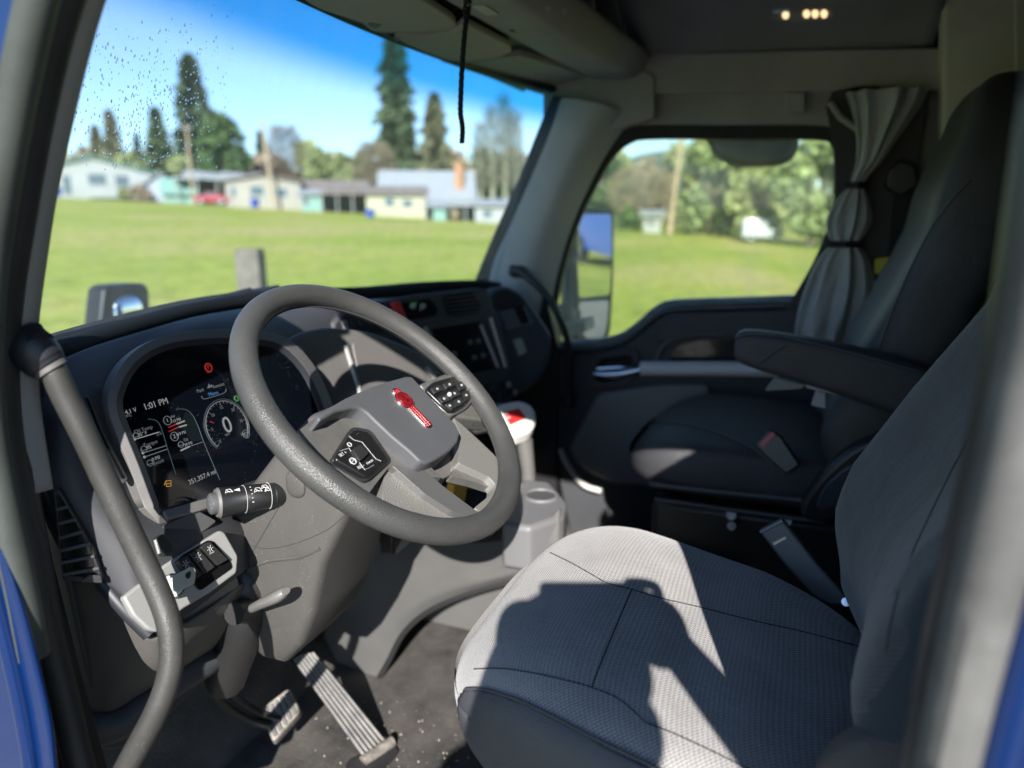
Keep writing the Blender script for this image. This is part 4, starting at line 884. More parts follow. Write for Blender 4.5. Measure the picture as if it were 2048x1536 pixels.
t_ = thing('look_down_mirror', 'dark look-down mirror hanging over the top of the side window', 'mirror', W(1505, 285, X=1.97))
lm = c2([(1418, 262), (1420, 292), (1436, 318), (1470, 331), (1530, 334), (1575, 326), (1592, 306), (1597, 280), (1597, 262)], 4)
XM = plane((1.97, .2, 2.5), (-1, 0, -.25)); pslab('housing', XM, lm, .10, M['black'], t_, bevel=.03, bseg=3)
pslab('glass', XM, c2([(1430, 266), (1434, 292), (1452, 313), (1490, 322), (1540, 322), (1572, 314), (1582, 296), (1584, 266)], 4), .004, M['glass_reflect'] if 'glass_reflect' in M else M['mirror'], t_, off=.003, bevel=.001)
t_ = thing('hood_mirror', 'black hood mirror with pale glass, beyond the dash at lower left of the windshield', 'mirror', W(240, 700, Y=2.62))
YM = plane((0, 2.6, 0), (-.02, -1, .0))
pslab('housing', YM, rp([(208, 578), (222, 570), (290, 566), (300, 578), (302, 640), (285, 690), (205, 690), (200, 650)], 8), .10, M['black'], t_, bevel=.02, bseg=3)
sellip('glass', YM(255, 632, -.012), (.072, .030, .088), .8, .6, M['mirror'], t_, 28, 18)
tube('stalk', [YM(250, 690, -.05), YM(252, 760, -.05), V((1.46, 2.55, 1.70))], .022, M['black'], t_, n=10)
# ================================================================== dashboard
DB = thing('dashboard', 'dark truck dashboard with curved digital instrument display and grey centre panels', 'dashboard', (.92, 1.0, 1.75))
X1 = V((1, 0, 0))
# rolled front edge and top cover
lip = [W(*p) if len(p) == 2 else W(p[0], p[1], Z=p[2]) for p in [(60, 716, 2.115), (110, 706, 2.115), (200, 676, 2.115), (300, 645, 2.115), (400, 618, 2.115), (500, 600, 2.115), (600, 590, 2.112), (690, 588, 2.108), (770, 584, 2.102), (870, 574, 2.096), (960, 571, 2.09), (1000, 576, 2.082)]]
lip = cr(lip, 4)
tube('rolled_edge', lip, .021, M['dashtop'], DB, n=16, flat=.8, fdir=(0, 0, 1))
grid('top_cover', [[p + V((0, .004, .012)) for p in lip[::4]], [p + V((0, .07, .010)) for p in lip[::4]], [V((.05 + 1.75*i/11, max(wsb(.05+1.75*i/11)-.005, lip[i*4].y+.09), 2.065)) for i in range(12)]], M['dashtop'], DB, up=3)
# main shell, driver side
rows = [[(60, 738, .90), (110, 728, .90), (190, 698, .93), (300, 664, .96), (420, 634, 1.0), (560, 614, 1.06), (720, 604, 1.08)],
        [(64, 790, .885), (115, 780, .865), (190, 745, .875), (280, 720, .90), (420, 668, .92), (560, 660, .96), (720, 640, 1.04)],
        [(62, 860, .87), (120, 850, .825), (185, 835, .825), (260, 830, .865), (420, 800, .89), (600, 800, .92), (720, 800, .99)],
        [(80, 980, .86), (130, 975, .81), (200, 990, .79), (280, 1010, .80), (420, 1010, .82), (560, 985, .85), (720, 900, .98)],
        [(120, 1080, .85), (170, 1080, .80), (235, 1090, .765), (300, 1090, .752), (440, 1050, .752), (560, 1040, .80), (720, 1000, .93)],
        [(170, 1150, .84), (215, 1160, .785), (262, 1205, .75), (312, 1262, .735), (474, 1148, .742), (560, 1090, .83), (720, 1050, .95)]]
SH = grid('shell', [[W(x, y, Y=yy) for x, y, yy in r_] for r_ in rows], M['dash'], DB, up=4, solid=.006, soff=1)
SHB = bvh(SH)
tube('end_cap_edge', [W(x, y, Y=yy) for x, y, yy in cr([(66, 760, .88), (70, 860, .86), (95, 980, .842), (140, 1070, .825), (195, 1150, .80), (248, 1215, .765), (300, 1268, .738)], 5)], .010, M['edge_navy'], DB, n=10)
# kick panel and its side vent
rows = [[(86, 980, .90), (118, 985, .862), (180, 1090, .82), (250, 1212, .775), (308, 1270, .745), (400, 1226, .745), (480, 1166, .75)],
        [(104, 1110, .90), (150, 1140, .862), (205, 1190, .825), (262, 1270, .79), (320, 1318, .765), (400, 1262, .765), (485, 1192, .765)],
        [(135, 1290, .91), (172, 1305, .88), (218, 1335, .855), (270, 1345, .83), (330, 1338, .805), (400, 1292, .805), (490, 1230, .805)],
        [(170, 1420, .93), (190, 1425, .91), (220, 1430, .89), (270, 1398, .88), (330, 1352, .87), (400, 1310, .87), (490, 1250, .87)]]
KP = grid('kick_panel', [[W(x, y, Y=yy) for x, y, yy in r_] for r_ in rows], M['kick'], DB, up=4, solid=.005, soff=1); KPB = bvh(KP)
tube('panel_seam', [W(x, y, Y=yy) for x, y, yy in cr([(108, 990, .86), (130, 1120, .868), (165, 1290, .875), (200, 1425, .90)], 6)], .0035, M['dash'], DB, n=6)
def kpt(x, y, lift=.004):
    p = hit(KPB, x, y, lift); q = hit(SHB, x, y, lift)
    if p and q: return p if (p-C).length < (q-C).length else q
    return p or q or W(x, y, Y=.84)
vo = [(108, 982), (118, 978), (152, 1036), (186, 1098), (206, 1160), (196, 1168), (124, 1160), (118, 1090)]
vn = (W(150, 1080, Y=.84) - C).normalized()*-1
PVn = plane(W(150, 1080, Y=.790), V((-.75, -.62, .1)))
vt = pslab('side_vent', PVn, rp(vo, 6), .012, M['black'], DB, off=.002, bevel=.003)
pslab('vent_opening', PVn, rp([(113, 990), (119, 988), (150, 1042), (180, 1098), (198, 1156), (128, 1152), (122, 1090)], 5), .002, M['gloss'], vt, off=.0026, bevel=0)
for (x0, y0, x1, y1) in [(110, 1018, 136, 1010), (113, 1046, 152, 1036), (116, 1075, 166, 1060), (118, 1100, 178, 1085), (120, 1124, 188, 1110), (124, 1148, 197, 1134)]:
    pslab('vent_slat', PVn, [(x0, y0), (x1, y1), (x1+2, y1+6), (x0+1, y0+6)], .004, M['dash'], vt, off=.006, bevel=.0008)
pslab('vent_latch', PVn, rp([(158, 1164), (178, 1150), (202, 1152), (204, 1166)], 3), .003, M['black'], vt, off=.008, bevel=.001)
# slot with silver lip left of the display
PS = plane((.3, .80, 2.0), (0, -1, .35)); SY = V((0, .35, 1)).normalized()
def px_on(pl, x, y, off=0): return pl(x, y, off)
pslab('air_slot', PS, rp([(164, 790), (178, 788), (206, 860), (258, 958), (250, 968), (236, 958), (190, 860)], 5), .008, M['bezel_dk'], DB, off=.006, bevel=.002)
pslab('air_slot_opening', PS, rp([(168, 794), (177, 794), (204, 864), (250, 955), (244, 958), (196, 866)], 3), .003, M['gloss'], DB, off=.0075, bevel=.0005)
# display hood: outer frame, inner bezel, glass
SCRN = [(246, 812), (252, 780), (272, 742), (308, 712), (358, 695), (430, 688), (505, 690), (556, 700), (600, 742), (630, 800), (648, 860), (652, 905), (640, 926), (560, 944), (440, 984), (328, 1016), (318, 1006), (288, 925), (260, 856)]
SCRN = c2(SCRN, 3); OUT = grow(SCRN, 30); MID = grow(SCRN, 12)
ring('display_frame', on(PS, OUT, .0), on(PS, MID, .006), PS.n, .02, M['bezel'], DB, bevel=.003)
ring('display_bezel', on(PS, MID, .0065), on(PS, SCRN, .001), PS.n, .012, M['edge_navy'], DB, bevel=.002)
DS = pslab('display', PS, grow(SCRN, 4), .004, M['scr'], DB, off=.0, bevel=0)
def t2(s, x, y, size, m='s_white', align='CENTER'): return text('display_text', s, PS(x, y, .0012), X1, SY, size, M[m], DS, align=align)
def bar(pts, w, m): return tube('display_line', [PS(x, y, .0010) for x, y in pts], w, M[m], DS, n=5)
t2('1:01 PM', 312, 808, .0125); t2('14.1 V', 259, 823, .0085); t2('MPG', 256, 832, .0055, 's_grey')
t2('Oil Temp', 287, 859, .0075, 's_grey'); t2('85° F', 285, 868, .0066); t2('275', 318, 868, .006, 's_grey'); bar([(269, 879), (318, 864)], .0007, 's_white')
t2('Torque', 301, 887, .0075, 's_grey'); t2('9%', 298, 895, .0066); bar([(286, 906), (333, 891)], .0007, 's_grey'); bar([(289, 914), (335, 898)], .0007, 's_grey')
t2('0 PSI', 312, 917, .0066); t2('Boost', 317, 924, .0075, 's_grey')
t2('351,357.4 mi', 405, 954, .0098); t2('Air', 346, 833, .0062, 's_grey'); t2('113 PSI', 352, 841, .0058); t2('119 PSI', 362, 867, .0058)
bar([(337, 855), (353, 848)], .0009, 's_red'); bar([(353, 848), (369, 842)], .0012, 's_white'); bar([(338, 863), (358, 854)], .0009, 's_red'); bar([(358, 854), (373, 850)], .0012, 's_white')
t2('Oil', 372, 880, .0062, 's_grey'); t2('39 PSI', 377, 888, .0058); bar([(362, 901), (379, 893)], .0012, 's_white'); bar([(379, 893), (405, 884)], .0006, 's_grey')
def circ2(x, y, r_, n=24, a0=0, a1=6.2832):
    o = PS(x, y, .001); k = r_
    return [o + X1*(k*math.cos(a0+(a1-a0)*i/n)) + SY*(k*math.sin(a0+(a1-a0)*i/n)) for i in range(n+(0 if a1-a0 > 6.28 else 1))]
for (x, y, s) in ((335, 841, '1'), (349, 873, '2')):
    tube('display_ring', circ2(x, y, .0062), .0006, M['s_grey'], DS, n=5, closed=True); t2(s, x, y, .008)
for (x, y) in ((272, 872), (288, 898), (300, 926), (362, 889)):
    tube('display_ring', circ2(x, y, .0042, 14), .0005, M['s_grey'], DS, n=5, closed=True)
    bar([(x-6, y+4), (x+6, y)], .0005, 's_grey')
for (sx, sy) in ((269, 879), (286, 906), (289, 914)): tube('display_ring', circ2(sx, sy, .0012, 8), .0008, M['s_white'], DS, n=5, closed=True)
tube('gauge_ring', circ2(455, 852, .0395, 40, -.75, 3.8), .0008, M['s_grey'], DS, n=5); tube('gauge_ring', circ2(455, 852, .0425, 40, -.75, 3.8), .0006, M['s_teal'], DS, n=5)
go = PS(455, 852, .0011)
for i in range(25):
    a = 3.8 - 4.55*i/24; d_ = X1*math.cos(a) + SY*math.sin(a); L0 = .0335 if i % 4 == 0 else .036
    tube('gauge_tick', [go + d_*L0, go + d_*.0385], .0004, M['s_grey'], DS, n=4)
for i, s in enumerate(['0', '5', '10', '15', '20', '25', '30']):
    a = 3.8 - 4.55*i/6; text('gauge_number', s, go + (X1*math.cos(a) + SY*math.sin(a))*.0295, X1, SY, .007, M['s_grey'], DS)
tube('gauge_needle', [PS(428, 846, .001), PS(420, 843, .001)], .0007, M['s_red'], DS, n=5)
t2('0', 455, 851, .036); t2('MPH', 455, 869, .005, 's_grey')
tube('display_ring', circ2(492, 868, .0065), .0006, M['s_grey'], DS, n=5, closed=True); tube('display_ring', circ2(492, 868, .003, 12), .0006, M['s_grey'], DS, n=5, closed=True)
for pts in ([(296, 838), (312, 841), (322, 855), (336, 900), (352, 950)], [(352, 818), (371, 819), (384, 829), (396, 852), (410, 890), (440, 960)]):
    tube('panel_outline', [PS(x, y, .0008) for x, y in c2(pts, 5, False)], .0006, M['s_teal'], DS, n=5)
# tinted info panels
pslab('info_panel', PS, rp([(372, 822), (386, 832), (398, 856), (408, 880), (385, 884), (362, 850)], 4), .0004, M['s_dark'], DS, off=.0006, bevel=0)
tube('display_ring', circ2(417, 735, .0062), .0011, M['s_red'], DS, n=5, closed=True); t2('P', 417, 735, .0095, 's_red'); t2('PARK', 419, 744, .0045, 's_red')
t2('Park', 401, 781, .0075, 's_grey'); t2('Remote', 437, 771, .0075, 's_grey'); t2('Menu', 427, 787, .0085, 's_blue')
pslab('display_icon', PS, [(415, 777), (424, 774), (424, 769), (420, 771), (418, 767), (416, 773)], .0004, M['s_grey'], DS, off=.001, bevel=0)
tube('panel_outline', [PS(x, y, .0008) for x, y in c2([(403, 792), (406, 797), (414, 797), (448, 786), (452, 778)], 4, False)], .0005, M['s_grey'], DS, n=5)
tube('display_ring', circ2(473, 797, .0042, 6), .0012, M['s_green'], DS, n=5, closed=True)
tube('display_icon', [PS(x, y, .001) for x, y in [(329, 970), (332, 962), (342, 961), (342, 972), (333, 973), (333, 967), (340, 967)]], .0006, M['s_amber'], DS, n=5)
# lit ledge under the display
slab('display_ledge', [PS(326, 1020, .012), PS(440, 988, .012), PS(560, 948, .012), PS(640, 930, .012), PS(650, 944, .018), PS(560, 970, .018), PS(440, 1008, .018), PS(336, 1038, .018)], (0, -.6, .8), .006, M['bezel'], DB, bevel=.002)
# lower switch area
PW = plane(W(360, 1130, Y=.737), (-.12, -1, .42))
pslab('upper_switch_plate', PW, rp([(252, 1092), (300, 1066), (392, 1018), (436, 1042), (330, 1122), (270, 1150)], 8), .006, M['bezel_dk'], DB, off=.002, bevel=.002)
pslab('switch_plate', PW, rp([(247, 1194), (332, 1128), (441, 1060), (450, 1064), (477, 1112), (474, 1146), (420, 1186), (366, 1218), (330, 1256), (316, 1264), (298, 1260), (268, 1232)], 6), .012, M['silver'], DB, off=.012, bevel=.003, bseg=3)
WY = V((0, .42, 1)).normalized()
rc = pslab('switch_recess', PW, rp([(352, 1126), (362, 1112), (416, 1080), (428, 1082), (462, 1122), (466, 1136), (404, 1180), (396, 1180)], 5), .004, M['gloss'], DB, off=.0135, bevel=.001)
for i, (a, b, c, d) in enumerate([((356, 1123), (374, 1110), (404, 1150), (386, 1163)), ((379, 1108), (397, 1097), (430, 1134), (410, 1147)), ((402, 1094), (420, 1083), (456, 1119), (436, 1131))]):
    q = pslab('rocker_switch', PW, rp([a, b, c, d], 3), .012, M['black'], DB, off=.022, bevel=.004, bseg=3)
    ctr = ((a[0]+b[0]+c[0]+d[0])/4-8, (a[1]+b[1]+c[1]+d[1])/4-9)
    o = PW(*ctr, .0228)
    for kk in range(6):
        a_ = kk*1.047; e = X1*math.cos(a_) + WY*math.sin(a_); tube('marking', [o + e*.0032, o + e*.0052], .0004, M['ink'], q, n=4)
    tube('marking', [o + (X1*math.cos(k*.7) + WY*math.sin(k*.7))*.002 for k in range(9)], .0004, M['ink'], q, n=4, closed=True)
    tube('marking', [o - WY*.006 - X1*.004, o - WY*.006 + X1*.004], .0004, M['ink'], q, n=4)
q = pslab('toggle_switch', PW, rp([(310, 1078), (328, 1066), (346, 1082), (352, 1098), (330, 1112), (318, 1100)], 5), .018, M['black'], DB, off=.020, bevel=.005, bseg=3)
pslab('lit_edge', PW, rp([(310, 1080), (314, 1078), (322, 1106), (318, 1108)], 1), .004, M['silver'], q, off=.0205, bevel=.0005)
# knee bolster strip below the switch plate
pslab('knee_strip', plane(W(420, 1200, Y=.755), (-.1, -1, .1)), rp([(366, 1228), (440, 1178), (474, 1152), (480, 1172), (452, 1196), (372, 1250)], 4), .006, M['kick_lt'], DB, off=.004, bevel=.002)
# lower trim rail
tube('lower_trim', [W(x, y, Y=yy) for x, y, yy in cr([(150, 1480, .90), (190, 1462, .89), (240, 1446, .875), (300, 1400, .865), (350, 1362, .86), (410, 1325, .86), (470, 1280, .87)], 5)], .024, M['dash'], DB, n=12)
slab('lower_trim_block', [W(x, y, Y=.90) for x, y in rp([(170, 1448), (300, 1400), (400, 1330), (415, 1350), (330, 1440), (240, 1500), (180, 1500)], 14)], (0, -1, 0), .05, M['dash'], DB, bevel=.01)
# ---- middle panel between display and centre stack
PMd = plane((.78, .832, 1.98), (-.20, -1, .30))
pslab('middle_panel', PMd, rp([(560, 690), (600, 664), (660, 652), (740, 662), (840, 700), (900, 760), (905, 880), (760, 960), (640, 960), (590, 860)], 20), .02, M['bezel'], DB, bevel=.012, bseg=3)
pslab('display_flank', PMd, rp([(586, 694), (604, 688), (640, 770), (690, 890), (668, 930), (640, 900)], 8), .012, M['bezel_lit'], DB, off=.014, bevel=.006)
tube('bright_strip', [PMd(x, y, .006) for x, y in [(690, 690), (706, 740), (724, 800)]], .0055, M['silver'], DB, n=8)
tube('bright_strip', [PMd(x, y, .006) for x, y in [(852, 735), (866, 752), (886, 790)]], .0055, M['silver'], DB, n=8)
pslab('storage_door', PMd, rp([(704, 684), (760, 690), (830, 722), (850, 740), (862, 850), (742, 860)], 10), .004, M['bezel'], DB, off=.003, bevel=.002)
# ---- centre stack facing the driver
nC = V((-.36, -.93, .22)); PC = plane((1.15, .87, 1.95), nC)
CX = V((.93, -.36, 0)).normalized(); CY = nC.normalized().cross(CX); CY = CY if CY.z > 0 else -CY
pslab('centre_stack', PC, rp([(660, 646), (700, 618), (820, 590), (958, 574), (978, 578), (1000, 664), (1024, 780), (1030, 852), (950, 870), (880, 880), (820, 800), (700, 740)], 12), .06, M['dash'], DB, bevel=.008, bseg=3)
pslab('switch_bank', PC, rp([(668, 650), (700, 628), (776, 612), (798, 650), (740, 672), (690, 676)], 6), .004, M['black'], DB, off=.002, bevel=.001)
for k in range(6): pslab('switch_button', PC, rp([(682+k*15, 642-k*4), (692+k*15, 640-k*4), (699+k*15, 660-k*4), (689+k*15, 662-k*4)], 2), .003, M['trim_mid'] if k in (0, 4) else M['dash'], DB, off=.004, bevel=.001)
pslab('gauge_panel', PC, rp([(800, 606), (860, 597), (876, 618), (872, 632), (820, 640), (812, 632)], 5), .004, M['gloss'], DB, off=.003, bevel=.001)
pslab('red_valve_switch', PC, rp([(785, 604), (800, 602), (814, 637), (799, 641)], 3), .014, M['redp'], DB, off=.014, bevel=.003)
tube('gauge_mark', [PC(840, 622, .005), PC(846, 608, .005)], .0012, M['ink'], DB, n=5); tube('gauge_mark', [PC(822, 608, .005), PC(834, 606, .005)], .001, M['s_green'], DB, n=5)
for x in (846, 826): pslab('gauge_dial', PC, [(x+6*math.cos(a*.63), 612+6*math.sin(a*.63)) for a in range(10)], .002, M['trim_mid'], DB, off=.0045, bevel=.0005)
vt = pslab('centre_vent', PC, rp([(882, 592), (948, 583), (962, 612), (958, 626), (902, 634), (894, 626)], 5), .004, M['gloss'], DB, off=.003, bevel=.001)
for k in range(5): pslab('vent_slat', PC, [(886+k*3, 596+k*8), (952+k*2.2, 588+k*8), (953+k*2.2, 591+k*8), (887+k*3, 599+k*8)], .003, M['dash'], vt, off=.006, bevel=.0005)
pslab('touchscreen', PC, rp([(862, 658), (964, 643), (998, 736), (902, 754)], 6), .005, M['gloss'], DB, off=.004, bevel=.0015)
for x, y, r_ in ((941, 684, 5.5), (957, 682, 5.5), (949, 715, 5.5), (967, 711, 5.5), (908, 708, 7)):
    pslab('screen_icon', PC, [(x+r_*math.cos(a*.524), y+r_*math.sin(a*.524)) for a in range(12)], .0008, M['icon_grey'], DB, off=.005, bevel=0)
tube('bright_strip', [PC(962, 650, .008), PC(996, 734, .008)], .005, M['trim_mid'], DB, n=8)
tube('bright_strip', [PC(981, 636, .010), PC(1011, 734, .010)], .006, M['silver'], DB, n=8)
tube('bright_strip', [PC(850, 655, .006), PC(858, 672, .006)], .006, M['silver'], DB, n=8)
for x, y in ((972, 778), (986, 796), (1004, 770), (1018, 786)):
    o = PC(x, y, .0); q = tube('climate_knob', [o, o + nC.normalized()*.024], .0115, M['black'], DB, n=18); tube('knob_ring', [o + nC.normalized()*.024, o + nC.normalized()*.026], .010, M['chrome'], q, n=18)
for x, y in ((960, 812), (978, 822), (996, 812)): pslab('climate_button', PC, rp([(x-6, y-5), (x+6, y-6), (x+7, y+5), (x-5, y+6)], 2), .003, M['trim_mid'], DB, off=.003, bevel=.001)
# ---- passenger side end of the dash
PP = plane((1.47, .80, 1.95), (-.66, -.74, .18))
pslab('passenger_end', PP, rp([(976, 578), (1012, 570), (1048, 586), (1076, 624), (1106, 668), (1104, 720), (1076, 768), (1044, 790), (1022, 778)], 14), .20, M['dash_blue_lit'], DB, bevel=.022, bseg=4)
pslab('passenger_hood', PP, rp([(984, 584), (1014, 576), (1044, 592), (1056, 610), (1004, 622), (992, 616)], 8), .02, M['edge_navy'], DB, off=.012, bevel=.008, bseg=3)
pv_ = pslab('passenger_vent', PP, rp([(1000, 622), (1050, 612), (1068, 648), (1016, 662)], 6), .014, M['vent_blue_lit'], DB, off=.012, bevel=.004)
pslab('vent_opening', PP, rp([(1028, 616), (1046, 612), (1060, 644), (1042, 650)], 4), .003, M['gloss'], pv_, off=.014, bevel=.0008)
for k in range(3): pslab('vent_slat', PP, [(1031+k*4, 622+k*9), (1048+k*4, 618+k*9), (1049+k*4, 621+k*9), (1032+k*4, 625+k*9)], .002, M['edge_navy'], pv_, off=.0155, bevel=.0003)
pslab('sticker', PP, rp([(1026, 680), (1044, 675), (1054, 704), (1038, 712)], 3), .003, M['sticker'], DB, off=.004, bevel=.0006)
# passenger footwell front wall under the dash
slab('lower_dash', [V((1.0, .92, 1.35)), V((1.80, .92, 1.35)), V((1.80, .90, 1.88)), V((1.0, .90, 1.88))], (0, -1, 0), .05, M['black'], DB, bevel=.01)
# ================================================================== steering wheel
WC = V((.412, .540, 2.032)); WN = V((0, -.669, .743)).normalized(); WA = V((0, .743, .669)).normalized()
SW = thing('steering_wheel', 'grey leather four-spoke steering wheel with red and chrome hub emblem', 'steering wheel', WC - WN*.05)
def PWh(off=0): return plane(WC + WN*off, WN)
rim = [WC + X1*(.2222*math.cos(a)) + WA*(.2222*math.sin(a)) for a in [2*math.pi*i/96 for i in range(96)]]
tube('rim', rim, .0178, M['wheel'], SW, n=24, closed=True)
tube('rim_seam', [WC + X1*(.2048*math.cos(a)) + WA*(.2048*math.sin(a)) - WN*.006 for a in [2*math.pi*i/96 for i in range(96)]], .0012, M['thread'], SW, n=6, closed=True)
P0 = PWh(0)
pad = [(634, 832), (656, 816), (692, 795), (744, 772), (786, 759), (812, 752), (824, 752), (834, 763), (850, 781), (885, 819), (911, 847), (921, 866), (916, 884), (900, 902), (874, 918), (853, 926), (840, 922), (820, 902), (786, 874), (752, 842), (734, 824), (720, 816), (704, 815), (672, 823), (640, 842)]
HB = slab('airbag_cover', on(P0, pad, .010), WN, .052, M['pad'], SW, bevel=.007, bseg=4)
sp = [(596, 862), (634, 832), (672, 822), (704, 814), (735, 823), (853, 926), (886, 956), (800, 944), (778, 934), (750, 970), (734, 992), (690, 970), (640, 926)]
slab('left_spoke', on(P0, rp(sp, 5), -.012), WN, .03, M['brushed'], SW, bevel=.006, bseg=3)
slab('right_spoke', on(P0, rp([(838, 768), (902, 742), (935, 748), (965, 800), (985, 842), (950, 838), (906, 832), (880, 815)], 6), -.012), WN, .03, M['brushed'], SW, bevel=.005, bseg=3)
slab('lower_spoke', on(P0, rp([(784, 930), (850, 940), (886, 972), (958, 1026), (940, 1036), (903, 1022), (850, 988)], 5), -.010), WN, .022, M['spoke_grey'], SW, bevel=.004, bseg=3)
slab('lower_spoke_web', on(P0, rp([(770, 934), (788, 930), (852, 984), (905, 1018), (938, 1036), (880, 1044), (764, 1000)], 6), -.020), WN, .016, M['brushed_lt'], SW, bevel=.004, bseg=3)
slab('lower_spoke', on(P0, rp([(921, 868), (906, 834), (934, 858), (986, 907), (1021, 946), (1024, 960), (1008, 978), (966, 1026), (948, 1016), (988, 984), (992, 970), (978, 954), (916, 926)], 5), -.010), WN, .022, M['brushed_lt'], SW, bevel=.004, bseg=3)
slab('lower_spoke_web', on(P0, rp([(914, 924), (974, 950), (992, 968), (986, 976), (947, 963), (902, 952)], 3), -.022), WN, .014, M['brushed'], SW, bevel=.003, bseg=3)
slab('hub_underside', on(P0, rp([(852, 926), (900, 902), (921, 868), (924, 920), (900, 950), (880, 960)], 5), -.03), WN, .03, M['bezel'], SW, bevel=.005)
# switch pods
lp_ = [(708, 856), (738, 862), (778, 918), (736, 956), (668, 916)]
slab('pod_frame', on(P0, rp(grow(lp_, 6), 10), -.004), WN, .02, M['black'], SW, bevel=.003, bseg=3)
LPD = slab('switch_pod', on(P0, rp(lp_, 9), .0), WN, .01, M['gloss2'], SW, bevel=.0025, bseg=3)
def pod_txt(s, x, y, size, off=.0006): text('marking', s, P0(x, y, off), X1, WA, size, M['ink'], LPD)
pod_txt('SET +', 686, 908, .0062); pod_txt('RES -', 722, 933, .0062); pod_txt('ON/OFF', 740, 924, .0042)
slab('thumb_roller', on(P0, rp([(705, 898), (722, 888), (738, 906), (720, 922)], 4), .006), WN, .008, M['black'], LPD, bevel=.003)
for pts in ([(698, 872), (708, 880), (724, 884), (752, 918), (762, 922)], [(680, 902), (698, 896), (704, 906), (730, 940), (748, 930)], [(700, 920), (712, 916)]):
    tube('marking', [P0(x, y, .0006) for x, y in pts], .00032, M['ink'], LPD, n=4)
def wring(x, y, r_, n=14): o = P0(x, y, .0008); return [o + X1*(r_*math.cos(6.2832*i/n)) + WA*(r_*math.sin(6.2832*i/n)) for i in range(n)]
tube('marking', wring(706, 922, .0046), .0007, M['ink'], LPD, n=4, closed=True); tube('marking', [P0(702, 926, .0008), P0(711, 917, .0008)], .0006, M['ink'], LPD, n=4)
tube('marking', wring(699, 889, .003), .0006, M['ink'], LPD, n=4, closed=True)
rp_ = [(850, 777), (866, 763), (908, 751), (926, 755), (941, 776), (944, 796), (932, 811), (906, 826), (886, 812)]
slab('pod_frame', on(P0, rp(grow(rp_, 5), 8), -.004), WN, .02, M['brushed'], SW, bevel=.003, bseg=3)
RPD = slab('switch_pod', on(P0, rp(rp_, 8), .0), WN, .01, M['gloss2'], SW, bevel=.0025, bseg=3)
for (a, b, c, d) in [((862, 776), (880, 769), (888, 779), (870, 787)), ((886, 767), (904, 760), (913, 770), (894, 777)), ((876, 794), (892, 788), (901, 800), (885, 806)), ((897, 784), (914, 778), (922, 789), (905, 796)), ((912, 764), (926, 762), (935, 776), (920, 780)), ((926, 784), (938, 780), (940, 796), (930, 802)), ((908, 800), (922, 795), (928, 806), (912, 814)), ((890, 808), (902, 804), (910, 814), (904, 820))]:
    q = slab('pod_button', on(P0, rp([a, b, c, d], 2), .004), WN, .004, M['black'], RPD, bevel=.001)
    o = P0((a[0]+c[0])/2, (a[1]+c[1])/2, .0046); tube('marking', [o - X1*.0028, o + X1*.0028], .0007, M['ink'], q, n=4); tube('marking', [o - WA*.002, o + WA*.002], .0007, M['ink'], q, n=4)
sellip('thumb_pad', P0(899, 789, .006), (.004, .004, .004), 1, 1, M['trim'], RPD, 12, 8)
# hub emblem
EO = P0(808, 801, .0102)
def el(x, y, off=0): return EO + X1*x + WA*y + WN*off
def eslab(name, pts, th, m, off, par): return slab(name, [el(x, y, off) for x, y in pts], WN, th, m, par, bevel=.0005)
dk = [(.0158*math.cos(.2618*i), .0145*math.sin(.2618*i)) for i in range(24)]
EM = eslab('emblem', [(x*1.12, y*1.12) for x, y in dk], .004, M['chrome'], .0022, SW)
eslab('emblem_tail', rp([(-.0085, -.012), (.0085, -.012), (.0105, -.052), (.006, -.0565), (-.004, -.0565), (-.0075, -.052)], .002, 2), .004, M['chrome'], .0018, EM)
eslab('emblem_head', rp([(-.0085, .012), (-.0095, .020), (-.005, .0235), (.005, .0235), (.0095, .020), (.0085, .012)], .002, 2), .004, M['chrome'], .0018, EM)
eslab('emblem_disc', dk, .002, M['red'], .0034, EM)
for k in (-1, 0, 1):
    eslab('emblem_stripe', [(k*.0052-.0019, -.014), (k*.0052+.0019, -.014), (k*.0056+.0021, -.0535), (k*.0056-.0019, -.0535)], .002, M['red'], .0028, EM)
    eslab('emblem_stripe', [(k*.0050-.0019, .014), (k*.0050+.0019, .014), (k*.0048+.0019, .0215), (k*.0048-.0019, .0215)], .002, M['red'], .0028, EM)
tube('emblem_ring', [el(.0125*math.cos(.2618*i), .0115*math.sin(.2618*i), .0036) for i in range(24)], .0006, M['emb_dark'], EM, n=5, closed=True)
text('emblem_letters', 'K', el(-.0012, .0042, .0040), X1, WA, .0105, M['emb_dark'], EM, depth=.0006); text('emblem_letters', 'W', el(.0012, -.0040, .0040), X1, WA, .0095, M['emb_dark'], EM, depth=.0006)
# yellow trailer valve knob showing between the lower spokes
o = W(920, 985, D=1.42); t_ = thing('yellow_valve_knob', 'yellow brake valve knob on the dash seen between the lower steering wheel spokes', 'knob', o + V((0, .08, -.01)))
tube('knob', [o + V((0, .012, 0)), o], [.042, .034], M['yellow'], t_, n=8); tube('stem', [o + V((0, .10, -.01)), o + V((0, .012, 0))], .008, M['steel'], t_, n=10)
slab('mount_plate', [o + V((x, .085, z)) for x, z in rp([(-.12, -.10), (.14, -.10), (.14, .07), (-.12, .07)], .015)], (0, -1, .2), .03, M['black'], DB, bevel=.004)
